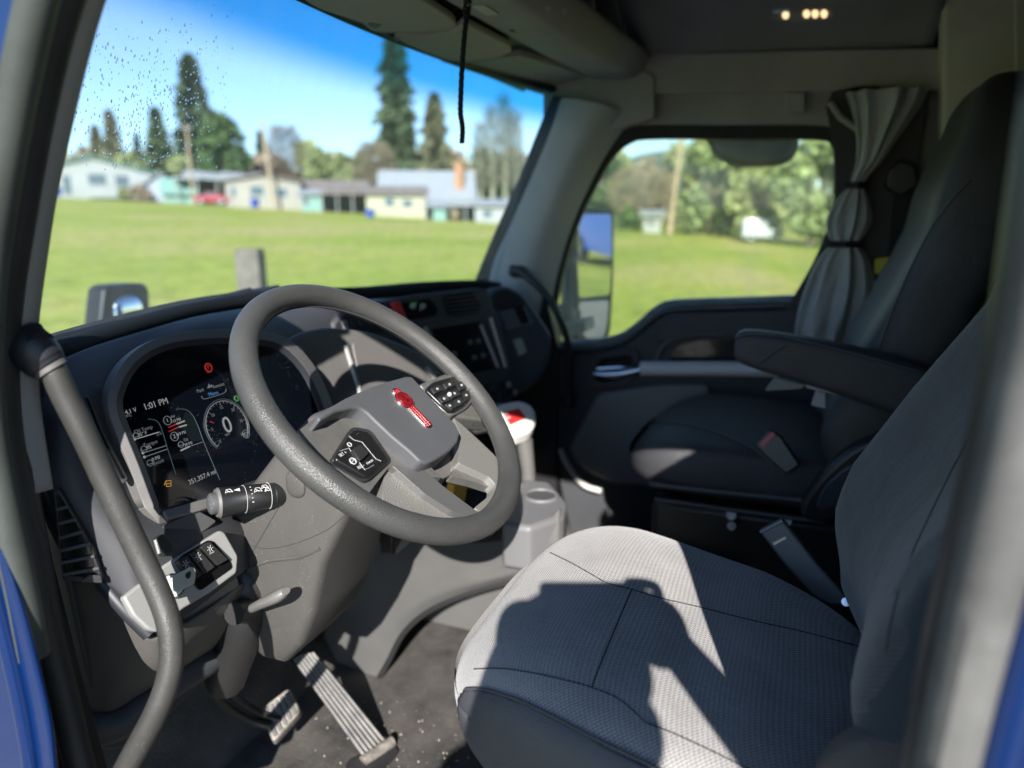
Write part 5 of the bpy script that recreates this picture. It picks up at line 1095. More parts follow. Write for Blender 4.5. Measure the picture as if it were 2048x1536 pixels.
# ================================================================== steering column
SCo = thing('steering_column', 'grey plastic steering column shroud with tilt lever below the wheel', 'steering column', WC - WN*.55)
def col(t, w, h, dx=0, dy=0):
    c = WC - WN*t + X1*dx + WA*dy
    return [c + X1*(x*w) + WA*(y*h) for x, y in rp([(-1, -1), (1, -1), (1, 1), (-1, 1)], .22, 3)]
CSH = loft('shroud', [col(.045, .045, .045), col(.07, .072, .062), col(.13, .088, .072, 0, -.008), col(.22, .092, .082, 0, -.02), col(.30, .090, .10, 0, -.04), col(.37, .084, .105, 0, -.055), col(.44, .070, .095, 0, -.065), col(.50, .046, .07, .005, -.06), col(.53, .028, .045, .008, -.05)], M['column'], SCo, bevel=0); CSB = bvh(CSH)
surf_line('shroud_seam', CSB, [(470, 1075), (520, 1096), (580, 1090), (650, 1062), (690, 1030)], .0007, M['thread'], SCo)
surf_line('shroud_seam', CSB, [(560, 1010), (530, 1062), (500, 1112), (478, 1150)], .0008, M['thread'], SCo)
surf_line('shroud_ridge', CSB, [(478, 1185), (500, 1140), (540, 1122), (600, 1114), (640, 1096)], .003, M['column'], SCo)
# column collar where the stalk comes out
q = hit(CSB, 592, 968) or W(592, 968, D=1.05)
sellip('stalk_collar', q, (.006, .017, .021), .8, .8, M['column'], SCo, 16, 12)
tube('tilt_lever', cr([W(x, y, D=d) for x, y, d in [(506, 1216, 1.06), (530, 1204, 1.03), (556, 1192, 1.01), (572, 1182, 1.0)]], 4), [.011, .012, .0125, .013, .0135, .014, .0145, .015, .015, .0145, .013, .011, .008], M['lever_grey'], SCo, n=12, flat=.6, fdir=(0, 0, 1))
tube('column_boot', cr([W(x, y, D=d) for x, y, d in [(478, 1130, 1.13), (494, 1180, 1.12), (490, 1235, 1.14), (470, 1300, 1.20), (450, 1360, 1.26)]], 4), .035, M['black'], SCo, n=12)
o = W(468, 1228, D=1.06); tube('lever_pivot', [o, o + (W(500, 1216, D=1.10)-o)], [.017]*2, M['black'], SCo, n=14)
# indicator / wiper stalk
IS = thing('indicator_stalk', 'black multifunction stalk with white wiper markings left of the steering wheel', 'stalk', W(595, 985, D=1.05))
a_ = W(600, 982, D=1.06); b_ = W(415, 1009, D=.985); ax_ = (b_-a_).normalized(); Ls = (b_-a_).length
def sp_(f): return a_ + ax_*(Ls*f)
tube('arm', [sp_(f) for f in (0, .12, .3, .31, .62, .63, .86, .90, .91)], [.0155, .017, .019, .018, .020, .0192, .0215, .0205, .0165], M['stalk'], IS, n=24)
tube('end_knob', [sp_(f) for f in (.90, .93, .97, .99, 1.0)], [.0145, .0155, .015, .012, .008], M['knob_grey'], IS, n=20)
tube('knob_rim', [sp_(f) for f in (.885, .915)], [.0217, .0195], M['bezel'], IS, n=24)
tube('ring_mark', [sp_(.625) - ax_*.0002, sp_(.625) + ax_*.0002], .0202, M['ink'], IS, n=24)
tube('ring_mark', [sp_(.36) - ax_*.0002, sp_(.36) + ax_*.0002], .0194, M['ink'], IS, n=24)
tv = (C - sp_(.5)).normalized(); tv = (tv - ax_*tv.dot(ax_)).normalized(); sd = ax_.cross(tv)   # towards the camera, sideways (up)
if sd.z < 0: sd = -sd
def smark(f, ang, r_=.0200): return sp_(f) + (tv*math.cos(ang) + sd*math.sin(ang))*r_
for k in range(5): tube('marking', [smark(.575, .9-k*.3, .0200), smark(.575 - .012 - .006*(k == 4), .9-k*.3, .0198)], .0007, M['ink'], IS, n=5)
def glyph(f, ang, s, r_=.0198):
    o = smark(f, ang, r_); u = -ax_; v = (-tv*math.sin(ang) + sd*math.cos(ang))
    for pts in ([(-1, -.6), (-.5, .6), (.5, .6), (1, -.6), (0, -.2), (-1, -.6)], [(-.5, .2), (.3, -.5)]): tube('marking', [o + u*(x*s) + v*(y*s) for x, y in pts], .0005, M['ink'], IS, n=4)
glyph(.50, .55, .0055); glyph(.80, .75, .005, .0211); glyph(.42, .75, .005)
o = smark(.715, .78, .0206); v = (-tv*math.sin(.78) + sd*math.cos(.78)); slab('marking', [o + ax_*.004, o - ax_*.004 + v*.003, o - ax_*.004 - v*.003], tv*math.cos(.78)+sd*math.sin(.78), .0004, M['ink'], IS, bevel=0)
glyph(.40, .45, .004)
# ================================================================== ignition key
o = W(368, 1158, Y=.70)
KY = thing('ignition_key', 'clear-headed key in the ignition below the light switches', 'key', PW(352, 1170, .014))
kd = plane(o, (-.35, -.75, .55))
ring('key_head', on(kd, [tuple(v)[:2] for v in resamp([V((*p, 0)) for p in rp([(344, 1152), (384, 1132), (392, 1138), (390, 1168), (352, 1184), (346, 1180)], 6)], 32)]), on(kd, [tuple(v)[:2] for v in resamp([V((*p, 0)) for p in rp([(372, 1146), (382, 1141), (384, 1146), (380, 1156), (374, 1158), (371, 1152)], 3)], 32)]), kd.n, .006, M['clear'], KY, bevel=.0012)
tube('key_blade', [kd(350, 1166, -.003), PW(340, 1172, .010)], .0035, M['chrome'], KY, n=8)
tube('lock_barrel', [PW(344, 1172, .013), PW(344, 1172, .022)], .016, M['black'], KY, n=20); tube('lock_ring', [PW(344, 1172, .0225), PW(344, 1172, .0235)], .014, M['silver'], KY, n=20)
# ================================================================== driver grab handle
GH = thing('grab_handle', 'long grey leather-wrapped grab handle curving down beside the driver door opening', 'grab handle', W(80, 720, X=.07))
gp_ = [(84, 722, .060), (106, 742, .064), (134, 800, .070), (170, 872, .077), (206, 950, .084), (246, 1036, .090), (284, 1116, .095), (316, 1184, .096), (336, 1240, .093), (344, 1300, .087), (336, 1360, .077), (314, 1420, .064), (286, 1474, .052), (250, 1540, .042), (205, 1630, .035)]
tube('bar', cr([W(x, y, X=xx) for x, y, xx in gp_], 6), .0140, M['grip'], GH, n=20)
tube('collar', cr([W(x, y, X=xx) for x, y, xx in [(44, 690, .052), (66, 700, .056), (88, 724, .061), (100, 736, .063)]], 4), [.022, .0235, .024, .024, .024, .0235, .023, .0225, .022, .021, .020, .019, .018], M['edge_navy'], GH, n=20)
tube('collar_base', cr([W(x, y, X=.056) for x, y in [(52, 662), (62, 676), (80, 690)]], 4), .016, M['dashtop'], GH, n=16)
tube('collar_ring', cr([W(x, y, X=xx) for x, y, xx in [(98, 733, .0625), (105, 741, .064)]], 2), .0175, M['bezel'], GH, n=20)
# ================================================================== pedals
AP = thing('accelerator_pedal', 'long ribbed accelerator pedal hinged on the floor', 'pedal', W(742, 1500, Z=1.215))
A0, A1, A2, A3 = W(580, 1312, Z=1.365), W(624, 1297, Z=1.375), W(772, 1478, Z=1.22), W(722, 1512, Z=1.215)
na = (A1-A0).cross(A3-A0).normalized(); na = na if na.z > 0 else -na
slab('plate', rp([A0, A1, A2, A3], .03, 5), na, .016, M['black'], AP, bevel=.004)
for k in range(6):
    f = .10 + .8*k/5; p0 = A0.lerp(A1, f).lerp(A3.lerp(A2, f), .02 + .05*abs(f-.5)); p1 = A3.lerp(A2, f); w_ = (A1-A0).normalized()*.0034
    slab('rib', [p0-w_+na*.006, p0+w_+na*.006, p1+w_+na*.006, p1-w_+na*.006], na, .008, M['rib_grey'], AP, bevel=.0012)
tube('hinge', [A3.lerp(A2, -.1) + V((0, -.01, -.006)), A3.lerp(A2, 1.1) + V((0, -.01, -.006))], .012, M['steel_dusty'], AP, n=10)
slab('heel_plate', [W(x, y, Z=1.207) for x, y in rp([(690, 1525), (775, 1478), (800, 1500), (740, 1570), (700, 1580)], 8)], (0, 0, 1), .006, M['rubber'], AP, bevel=.002)
tube('pedal_arm', [A0.lerp(A2, .25) - na*.015, A0.lerp(A2, .2) + V((.05, .12, .02))], .014, M['black'], AP, n=10)
BP = thing('brake_pedal', 'worn brake pedal with scuffed metal pad left of the accelerator', 'pedal', W(520, 1440, Z=1.32))
B0, B1, B2, B3 = W(520, 1418, Z=1.33), W(578, 1374, Z=1.355), W(602, 1424, Z=1.315), W(546, 1488, Z=1.285)
nb = (B1-B0).cross(B3-B0).normalized(); nb = nb if nb.z > 0 else -nb
slab('pad', rp([B0, B1, B2, B3], .012, 4), nb, .018, M['steel_dusty'], BP, bevel=.004)
for k in range(5):
    f = .15 + .7*k/4; slab('tread', [B0.lerp(B1, f).lerp(B3.lerp(B2, f), g_) + nb*.003 + (B1-B0).normalized()*s_ for g_, s_ in ((.1, -.004), (.1, .004), (.9, .004), (.9, -.004))], nb, .004, M['rubber_worn'], BP, bevel=.001)
slab('pad_backing', rp([p - nb*.018 + (p-(B0+B2)/2)*.06 for p in (B0, B1, B2, B3)], .012, 4), nb, .008, M['black'], BP, bevel=.002)
for dx in (0, 1): tube('arm', cr([W(x+dx*22, y-dx*12, Z=z) for x, y, z in [(400, 1330, 1.52), (420, 1375, 1.45), (450, 1410, 1.39), (500, 1440, 1.33), (540, 1452, 1.31)]], 5), .008, M['black'], BP, n=8)
# grit and crumbs lying on the floor mat
gv = []; gf = []
for k in range(260):
    x = rnd.uniform(760, 990) if k % 3 else rnd.uniform(620, 800); y = rnd.uniform(1180, 1540); p = W(x, y, Z=1.2015)
    if p.x > .80 or p.y > .98: continue
    s_ = rnd.choice((.0008, .0012, .0018, .003)); b_ = len(gv)
    gv += [p + V((s_, 0, 0)), p + V((-s_*.5, s_*.8, 0)), p + V((-s_*.6, -s_*.7, 0)), p + V((0, 0, s_*1.1))]; gf += [(b_, b_+1, b_+3), (b_+1, b_+2, b_+3), (b_+2, b_, b_+3)]
g_ = mk('floor_grit', gv, gf, M['mudspeck'], CAB, smooth=False); g_['kind'] = 'stuff'
# ================================================================== centre tunnel and console
TN = thing('centre_tunnel', 'grey moulded engine tunnel cover beside the driver footwell', 'tunnel cover', (.9, .8, 1.2))
rows = [[(560, 1100, .93), (640, 1082, .90), (740, 1078, .87), (860, 1080, .84), (980, 1082, .82), (1060, 1060, .82), (1120, 1015, .84)],
        [(580, 1190, .90), (650, 1160, .875), (740, 1140, .85), (850, 1125, .83), (970, 1120, .81), (1060, 1100, .80), (1120, 1070, .82)],
        [(600, 1260, .88), (660, 1250, .86), (735, 1225, .84), (820, 1180, .82), (900, 1158, .805), (1000, 1140, .80), (1120, 1100, .81)],
        [(640, 1340, .86), (690, 1330, .85), (740, 1300, .835), (800, 1232, .815), (870, 1192, .805), (1000, 1156, .80), (1120, 1130, .81)],
        [(700, 1400, .845), (735, 1386, .84), (772, 1330, .84), (812, 1258, .83), (880, 1208, .82), (1000, 1168, .82), (1120, 1150, .83)]]
TNB = grid('side_cover', [[W(x, y, X=xx) for x, y, xx in r_] for r_ in rows], M['tunnel'], TN, up=4, solid=.006, soff=1)
tube('base_edge', [W(x, y, X=xx) for x, y, xx in cr([(700, 1400, .845), (735, 1388, .84), (772, 1332, .84), (812, 1260, .83), (880, 1210, .82), (1000, 1170, .82), (1120, 1152, .83)], 5)], .007, M['black'], TN, n=8)
rows = [[W(x, y, X=xx) for x, y, xx in r_] for r_ in [[(560, 1096, .93), (640, 1078, .90), (740, 1074, .87), (860, 1076, .84), (980, 1078, .82), (1060, 1056, .82), (1120, 1011, .84)]]]
r0 = rows[0][:5]; grid('top_cover', [r0, [p + V((.10, .0, .010)) for p in r0], [p + V((.30, .02, .0)) for p in r0]], M['tunnel_top'], TN, up=3, solid=.005)
slab('front_wall', [V((.83, 1.05, 1.2)), V((1.15, 1.05, 1.2)), V((1.15, 1.02, 1.75)), V((.80, 1.02, 1.75))], (0, -1, 0), .05, M['black'], TN, bevel=.01)
slab('far_wall', [V((1.13, 1.0, 1.2)), V((1.13, .1, 1.2)), V((1.13, .1, 1.52)), V((1.13, 1.0, 1.55))], (1, 0, 0), .03, M['tunnel'], TN, bevel=.005)
CO = thing('centre_console', 'grey plastic console box with cup holder between the seats', 'console', W(1090, 1030, X=.95))
tp_ = [W(x, y, Z=1.70) for x, y in rp([(1006, 985), (1048, 957), (1100, 962), (1136, 1004), (1128, 1032), (1060, 1054), (1004, 1046)], 8)]
slab('box', tp_, (0, 0, 1), .10, M['console_grey'], CO, bevel=.012, bseg=4)
cc = W(1082, 992, Z=1.701); tube('cup_holder', [cc + V((.035*math.cos(a*.2618), .035*math.sin(a*.2618), 0)) for a in range(24)], .005, M['console_grey'], CO, n=8, closed=True)
tube('cup_bottom', [cc + V((0, 0, -.002)), cc + V((0, 0, .0006))], .031, M['bezel_dk'], CO, n=24)
# pale valve pod on a post, red label
VP = thing('brake_valve_pod', 'off-white control pod with red label on a grey post beyond the wheel', 'control pod', W(1056, 1000, X=1.12))
pc = plane(W(1036, 832, X=1.12), (-.45, -.35, .82))
pslab('pod', pc, rp([(992, 806), (1040, 797), (1066, 808), (1076, 832), (1066, 858), (1030, 870), (1000, 856)], 12), .055, M['white'], VP, bevel=.014, bseg=4)
pslab('red_label', pc, rp([(1006, 826), (1038, 816), (1052, 836), (1020, 850)], 3), .002, M['redp'], VP, off=.0025, bevel=.0006)
for k in range(3): pslab('lettering', pc, [(1004+k*3, 822+k*7), (1014+k*3, 819+k*7), (1015+k*3, 821+k*7), (1005+k*3, 824+k*7)], .0005, M['ink'], VP, off=.0032, bevel=0)
tube('post', [W(1048, 880, X=1.13), W(1056, 940, X=1.13), W(1060, 1040, X=1.13)], [.022, .018, .022], M['bezel'], VP, n=14)
# ================================================================== seats
def lerp_tab(tab, z):
    if z <= tab[0][0]: return tab[0][1]
    for (a, b), (c, d) in zip(tab, tab[1:]):
        if z <= c:
            t = (z-a)/(c-a); t = t*t*(3-2*t); return b + (d-b)*t
    return tab[-1][1]
DSt = thing('driver_seat', 'grey houndstooth cloth driver seat, sunlit cushion with sharp shadows', 'seat', (.435, .05, 1.2))
def cush(q, p):
    p = p.copy()
    if q.z > 0:
        p.z += .012*abs(q.x)**3 - .018*(1-abs(q.x)**2)*max(0, .8-abs(q.y))
        p.z -= .055*max(0, (q.y-.35)/.65)**2
        p.z += .010*math.exp(-((p.x+.02)/.03)**2)*math.exp(-((p.y+.1)/.2)**2)*0
    p.z += .20*p.y - (.025*max(0, -q.y-.3)/.7 if q.z > 0 else 0)
    p.x *= 1 - .16*max(0, q.y)**3 - .05*max(0, -q.y)**3
    return p
CU = sellip('cushion', (.438, .098, 1.672), (.272, .292, .106), .62, .48, M['fab'], DSt, 200, 96, cush); CUB = bvh(CU)
def skirt(q, p):
    p = p.copy(); p.x *= 1 - .16*max(0, q.y)**3 + .05*max(0, -q.y)**3; p.z += .20*p.y; return p
SK = sellip('side_skirt', (.438, .072, 1.590), (.276, .270, .120), .30, .46, M['leather_n'], DSt, 72, 24, skirt)
# vinyl side panel hugging the door side of the cushion
sv = []; sf = []; idx = {}
for p in CU.data.polygons:
    if p.normal.x < -.66 and p.center.x < .30 and p.center.y < .365:
        f_ = []
        for vi in p.vertices:
            if vi not in idx: v = CU.data.vertices[vi]; idx[vi] = len(sv); sv.append(v.co + v.normal*.0025)
            f_.append(idx[vi])
        sf.append(f_)
mk('side_panel', sv, sf, M['leather_n'], DSt, solid=.002, soff=-1)
ec = {}
for f_ in sf:
    for a, b in zip(f_, f_[1:] + f_[:1]): ec[(min(a, b), max(a, b))] = ec.get((min(a, b), max(a, b)), 0) + 1
bv = sorted({i for e, n_ in ec.items() if n_ == 1 for i in e if sv[i].z > 1.69 + .2*(sv[i].y-.1)}, key=lambda i: sv[i].y)
bp_ = [sv[i].copy() for i in bv]
bp_ = [sum((bp_[max(0, min(len(bp_)-1, i+k))] for k in range(-3, 4)), V((0, 0, 0)))/7 for i in range(len(bp_))]
tube('stitching', [p + V((-.0005, 0, .0012)) for p in bp_[::3]], .0017, M['leather_n'], DSt, n=6)
# panel seams sewn into the cushion
for nm_, px, r_, m_ in [('seam', [(1263, 1179), (1228, 1262), (1200, 1330), (1183, 1375)], .0010, 'thread'), ('seam', [(948, 1338), (1000, 1337), (1060, 1345), (1120, 1358), (1183, 1375), (1240, 1400), (1290, 1445)], .0010, 'thread'),
        ('seam', [(1212, 1166), (1263, 1179), (1320, 1196), (1398, 1214), (1500, 1240), (1600, 1262), (1700, 1288), (1772, 1308)], .0011, 'thread'), ('seam', [(1290, 1445), (1350, 1468), (1430, 1505), (1500, 1540)], .0010, 'thread'),
        ('seam', [(1212, 1166), (1150, 1130), (1100, 1105)], .0010, 'thread')]:
    surf_line(nm_, CUB, px, r_, M[m_], DSt)
SKB = bvh(SK)
# backrest
ftab = [(1.58, -.20), (1.66, -.165), (1.76, -.112), (1.86, -.098), (1.96, -.118), (2.08, -.185), (2.22, -.265), (2.40, -.335), (2.6, -.39)]
def back(q, p):
    z = 2.06 + p.z; p = p.copy()
    p.y += .035*abs(q.x)**2.2*(1 if q.y > 0 else .2) - (.02 if q.y > 0 else 0)*(1-abs(q.x))
    p.y += lerp_tab(ftab, z) - .075
    p.x *= 1 - .10*max(0, (z-2.1)/.45)
    return p
BK = sellip('backrest', (.438, 0, 2.06), (.262, .085, .48), .42, .45, M['fabb'], DSt, 80, 80, back); BKB = bvh(BK)
def side(q, p):
    z = 2.0 + p.z; p = p.copy(); p.y += lerp_tab(ftab, z) - .062 + .01*abs(q.x); return p
sellip('side_bolster', (.225, 0, 1.99), (.058, .078, .40), .55, .7, M['fabb_fine'], DSt, 40, 60, side)
sellip('side_bolster', (.655, 0, 1.99), (.050, .070, .38), .55, .7, M['fabb'], DSt, 40, 60, side)
sellip('side_shield', (.185, -.17, 1.70), (.030, .13, .16), .5, .7, M['leather'], DSt, 40, 30, lambda q, p: V((p.x, p.y-.10*max(0, p.z), p.z)))
surf_line('seam', BKB, [(1772, 1305), (1788, 1220), (1820, 1120), (1870, 1010), (1925, 900), (1975, 800)], .0012, M['thread'], DSt)
box('seat_base', (.438, .06, 1.34), (.44, .44, .24), M['black'], DSt, bevel=.02)
# driver belt buckle stalk
BB = thing('seat_belt_buckle', 'grey seat belt buckle on a stalk at the inner side of the driver seat', 'seat belt buckle', W(1692, 1205, X=.74))
XB = plane((.752, -.04, 1.78), (-1, .1, .25))
slab('sleeve', on(XB, rp([(1519, 1064), (1566, 1041), (1640, 1135), (1692, 1192), (1690, 1210), (1664, 1212), (1630, 1196), (1570, 1130)], 8)), XB.n, .022, M['belt'], BB, bevel=.006, bseg=3)
slab('release_cap', on(XB, rp([(1517, 1062), (1563, 1038), (1568, 1044), (1522, 1068)], 2), .001), XB.n, .024, M['buckle_blue'], BB, bevel=.002)
slab('slot', on(XB, [(1545, 1086), (1570, 1073), (1573, 1077), (1548, 1091)], .0006), XB.n, .002, M['gloss'], BB, bevel=0)
tube('anchor_bolt', [XB(1692, 1204, .004), XB(1692, 1204, -.01)], .007, M['chrome'], BB, n=10)
tube('anchor_cable', [XB(1690, 1208, -.01), XB(1730, 1180, -.01), XB(1770, 1150, -.02)], .006, M['black'], BB, n=8)
# ---- passenger seat
PSt = thing('passenger_seat', 'black leather passenger seat with high reclined backrest', 'seat', (1.42, .05, 1.2))
def cush2(q, p):
    p = p.copy()
    if q.z > 0: p.z -= .045*max(0, (q.y-.3)/.7)**2; p.z += .012*abs(q.x)**3 - .012*(1-q.x**2)
    p.x *= 1 - .12*max(0, q.y)**3
    p.z -= .10*p.y*0
    return p
PCU = sellip('cushion', (1.425, .105, 1.715), (.280, .275, .088), .62, .5, M['leather'], PSt, 64, 32, cush2)
PCB = bvh(PCU)
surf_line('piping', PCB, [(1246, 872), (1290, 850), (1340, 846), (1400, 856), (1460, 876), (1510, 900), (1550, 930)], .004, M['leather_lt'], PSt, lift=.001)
surf_line('front_tab', PCB, [(1246, 905), (1250, 930), (1262, 955)], .012, M['pocket'], PSt, lift=-.004)
ft2 = [(1.65, -.16), (1.76, -.10), (1.86, -.085), (1.98, -.13), (2.12, -.195), (2.3, -.245), (2.5, -.285), (2.7, -.32)]
def back2(q, p):
    z = 2.14 + p.z; p = p.copy(); p.y += .03*abs(q.x)**2.2 + lerp_tab(ft2, z) - .085
    k = max(0, (z-2.30)/.32); p.x *= 1 - .42*k*k
    return p
PB = sellip('backrest', (1.405, 0, 2.14), (.232, .092, .44), .40, .5, M['leather'], PSt, 72, 72, back2); PBB = bvh(PB)
surf_line('seam', PBB, [(1760, 690), (1790, 610), (1830, 520), (1880, 430), (1940, 360)], .003, M['leather_lt'], PSt)
def side2(q, p):
    z = 2.06 + p.z; p = p.copy(); p.y += lerp_tab(ft2, z) - .055; return p
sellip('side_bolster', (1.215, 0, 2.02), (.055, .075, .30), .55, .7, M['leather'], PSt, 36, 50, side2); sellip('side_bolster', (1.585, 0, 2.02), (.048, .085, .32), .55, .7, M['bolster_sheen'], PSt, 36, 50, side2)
box('seat_base', (1.425, .03, 1.47), (.50, .52, .32), M['black'], PSt, bevel=.02)
tube('base_rail', [W(x, y, X=1.15) for x, y in [(1300, 968), (1400, 980), (1520, 992), (1640, 1004)]], .008, M['rail_grey'], PSt, n=8)
tube('base_rail', [W(x, y, X=1.15) for x, y in [(1310, 998), (1420, 1014), (1540, 1030), (1650, 1044)]], .006, M['rail_grey'], PSt, n=8)
for x, y in ((1462, 1030), (1572, 1042)): tube('base_bolt', [W(x, y, X=1.145), W(x, y, X=1.16)], .012, M['steel'], PSt, n=10)
tube('base_bolt', [W(1463, 1052, X=1.145), W(1463, 1052, X=1.16)], .010, M['steel'], PSt, n=10)
XR = plane((1.118, 0, 0), (-1, 0, 0))
slab('recliner_cover', on(XR, c2([(1600, 1028), (1625, 975), (1670, 925), (1720, 890), (1770, 876), (1800, 890), (1790, 940), (1750, 990), (1700, 1026), (1645, 1046)], 4)), (-1, 0, 0), .05, M['black'], PSt, bevel=.012, bseg=3)
slab('recliner_dial', on(XR, c2([(1634, 1008), (1652, 972), (1690, 938), (1722, 925), (1730, 940), (1706, 985), (1672, 1014), (1644, 1022)], 4), .004), (-1, 0, 0), .006, M['dial_gloss'], PSt, bevel=.003)
# fold-down armrest
AR = [(1468, 692, .020, .026), (1482, 690, .030, .036), (1520, 700, .036, .042), (1600, 716, .038, .047), (1700, 742, .040, .053), (1800, 772, .040, .057), (1880, 800, .038, .055), (1930, 822, .030, .04)]
rg = []
for x, y, hw_, hh in AR:
    c = W(x, y, X=1.12); rg.append([c + V((a*hw_, 0, b*hh)) for a, b in rp([(-1, -1), (1, -1), (1, 1), (-1, 1)], .6, 4)])
ARM = loft('armrest', rg, M['leather'], PSt, sub=1); ARB = bvh(ARM)
tube('armrest_sheen', cr([W(x, y, X=1.085) for x, y in [(1470, 676), (1500, 668), (1560, 672), (1640, 690), (1740, 716), (1840, 744)]], 4), .004, M['arm_sheen'], PSt, n=8)
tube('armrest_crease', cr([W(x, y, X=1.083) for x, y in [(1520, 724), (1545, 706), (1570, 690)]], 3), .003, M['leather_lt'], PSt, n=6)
XA = plane((1.10, 0, 0), (-1, 0, 0))
slab('armrest_latch', on(XA, rp([(1610, 756), (1696, 776), (1690, 794), (1612, 776)], 4)), (-1, 0, 0), .02, M['latch_grey'], PSt, bevel=.003)
slab('armrest_latch_tab', on(XA, rp([(1632, 782), (1652, 786), (1652, 818), (1622, 812)], 4)), (-1, 0, 0), .02, M['latch_grey'], PSt, bevel=.003)
slab('hinge_cover', on(plane((1.14, 0, 0), (-1, 0, 0)), rp([(1530, 782), (1550, 756), (1612, 770), (1600, 778)], 4)), (-1, 0, 0), .02, M['pocket'], PSt, bevel=.003)
PBk = thing('seat_belt_buckle', 'black buckle with faded red release button beside the passenger cushion', 'seat belt buckle', W(1560, 930, X=1.13))
XS = plane((1.128, .03, 1.80), (-1, .1, .2))
slab('housing', on(XS, rp([(1508, 890), (1538, 858), (1562, 872), (1600, 930), (1572, 950), (1530, 912)], 5)), (-1, .1, .2), .02, M['black'], PBk, bevel=.004)
slab('release_button', on(XS, rp([(1518, 888), (1545, 862), (1552, 870), (1526, 896)], 3), .001), (-1, .1, .2), .018, M['pink'], PBk, bevel=.002)
# passenger shoulder belt with yellow tag
SB = thing('seat_belt', 'black shoulder belt with yellow tag behind the passenger seat', 'seat belt', W(1790, 520, X=1.76))
XT = plane((1.77, 0, 0), (-1, 0, 0))
slab('webbing', on(XT, [(1792, 360), (1822, 350), (1800, 560), (1770, 620), (1748, 620), (1772, 540)]), (-1, 0, 0), .003, M['strap'], SB, bevel=0)
slab('guide', on(XT, rp([(1775, 340), (1800, 318), (1832, 330), (1840, 372), (1800, 395), (1770, 375)], 10), .012), (-1, 0, 0), .03, M['black'], SB, bevel=.008)
slab('yellow_tag', on(XT, rp([(1750, 518), (1784, 514), (1780, 546), (1748, 548)], 3), .006), (-1, 0, 0), .003, M['ytag'], SB, bevel=.0006)
# ================================================================== window curtain, tied twice
CT = thing('window_curtain', 'grey cloth window curtain tied in two places beside the passenger window', 'curtain', W(1690, 480, X=1.78))
def curt(name, st, m, X0, wob=.010, folds=9):
    rings = []
    st = cr([V((a, b, c)) for a, b, c in st], 5)          # left px, right px, y
    for k, s in enumerate(st):
        L0 = W(s.x, s.z, X=X0); R0 = W(s.y, s.z, X=X0); c = (L0+R0)/2; hw_ = (R0-L0).length/2; ring_ = []
        for i in range(56):
            a = 6.2832*i/56; f = 1 + .30*math.sin(folds*a + 1.3 + k*.02) + .14*math.sin((folds+5)*a + k*.15)
            ring_.append(c + V((math.sin(a)*min(.05, .018+hw_*.35)*f, -math.cos(a)*hw_*(.93+.07*f), 0)))
        rings.append(ring_)
    return loft(name, rings, m, CT)
curt('upper_fall', [(1690, 1856, 182), (1702, 1840, 215), (1712, 1800, 270), (1712, 1766, 320), (1704, 1738, 352), (1698, 1726, 370)], M['curtain'], 1.775)
curt('middle_puff', [(1698, 1726, 372), (1672, 1738, 400), (1652, 1742, 440), (1656, 1728, 470), (1664, 1716, 487)], M['curtain'], 1.775)
curt('lower_fall', [(1664, 1716, 489), (1634, 1738, 520), (1612, 1748, 570), (1596, 1744, 620), (1588, 1730, 670), (1584, 1720, 740)], M['curtain'], 1.775)
for (x0, x1, y) in ((1694, 1732, 371), (1658, 1722, 488)):
    a_ = W(x0, y, X=1.755); b_ = W(x1, y, X=1.755); tube('tie', [a_, (a_+b_)/2 + V((-.03, 0, 0)), b_], .009, M['strap'], CT, n=8)
slab('lining', [W(x, y, X=1.80) for x, y in c2([(1664, 184), (1668, 300), (1668, 400), (1650, 470), (1618, 540), (1580, 605), (1568, 640), (1720, 660), (1800, 560), (1840, 300), (1840, 184)], 3)], (-1, 0, 0), .006, M['curtain_dark'], CT, bevel=.001)
tube('strap_hanger', [W(x, y, X=1.77) for x, y in [(1660, 205), (1680, 235), (1720, 262), (1745, 275)]], .008, M['trim_mid'], CT, n=8)
slab('header_tape', [W(x, y, X=1.77) for x, y in rp([(1664, 184), (1860, 180), (1862, 192), (1664, 200)], 2)], (-1, 0, 0), .01, M['curtain_dark'], CT, bevel=.001)
# ================================================================== the photographer on the step outside the door (behind the camera)
sp0 = V((-.83, -.16, .64))
slab('entry_step', [V((-.12, .45, .62)), V((-1.05, .45, .62)), V((-1.05, -.65, .62)), V((-.12, -.65, .62))], (0, 0, 1), .05, M['step'], CAB, bevel=.008)
slab('step_skirt', [V((-.06, .75, 1.2)), V((-.06, -1.5, 1.2)), V((-.06, -1.5, .35)), V((-.06, .75, .35))], (-1, 0, 0), .05, M['blue'], CAB, bevel=.01)
PE = thing('person', 'person in a cap and dark jacket on the truck step holding up a phone', 'person', (sp0.x, sp0.y, .64))
def skin(name, pts, edges, m, parent, sub=2):
    me = bpy.data.meshes.new(name); me.from_pydata([tuple(p[0]) for p in pts], edges, [])
    o = bpy.data.objects.new(name, me); COL.objects.link(o); me.materials.append(m)
    if parent: o.parent = parent; o.matrix_parent_inverse = Matrix.Translation(-wloc(parent))
    md = o.modifiers.new('k', 'SKIN'); md.use_smooth_shade = True
    lay = me.skin_vertices[0].data if me.skin_vertices else None
    if lay is None:
        bm = bmesh.new(); bm.from_mesh(me); bm.verts.layers.skin.verify(); bm.to_mesh(me); bm.free(); lay = me.skin_vertices[0].data
    for i, p in enumerate(pts): lay[i].radius = (p[1], p[2] if len(p) > 2 else p[1])
    lay[0].use_root = True
    s = o.modifiers.new('u', 'SUBSURF'); s.levels = sub; s.render_levels = sub
    return o
def B(f, r_, z): return V((C.x, C.y, 0)) + HF*f + RT*r_ + V((0, 0, z))
PX = -.012     # phone plane just behind the lens
SH_ = -.014; UPZ = 0
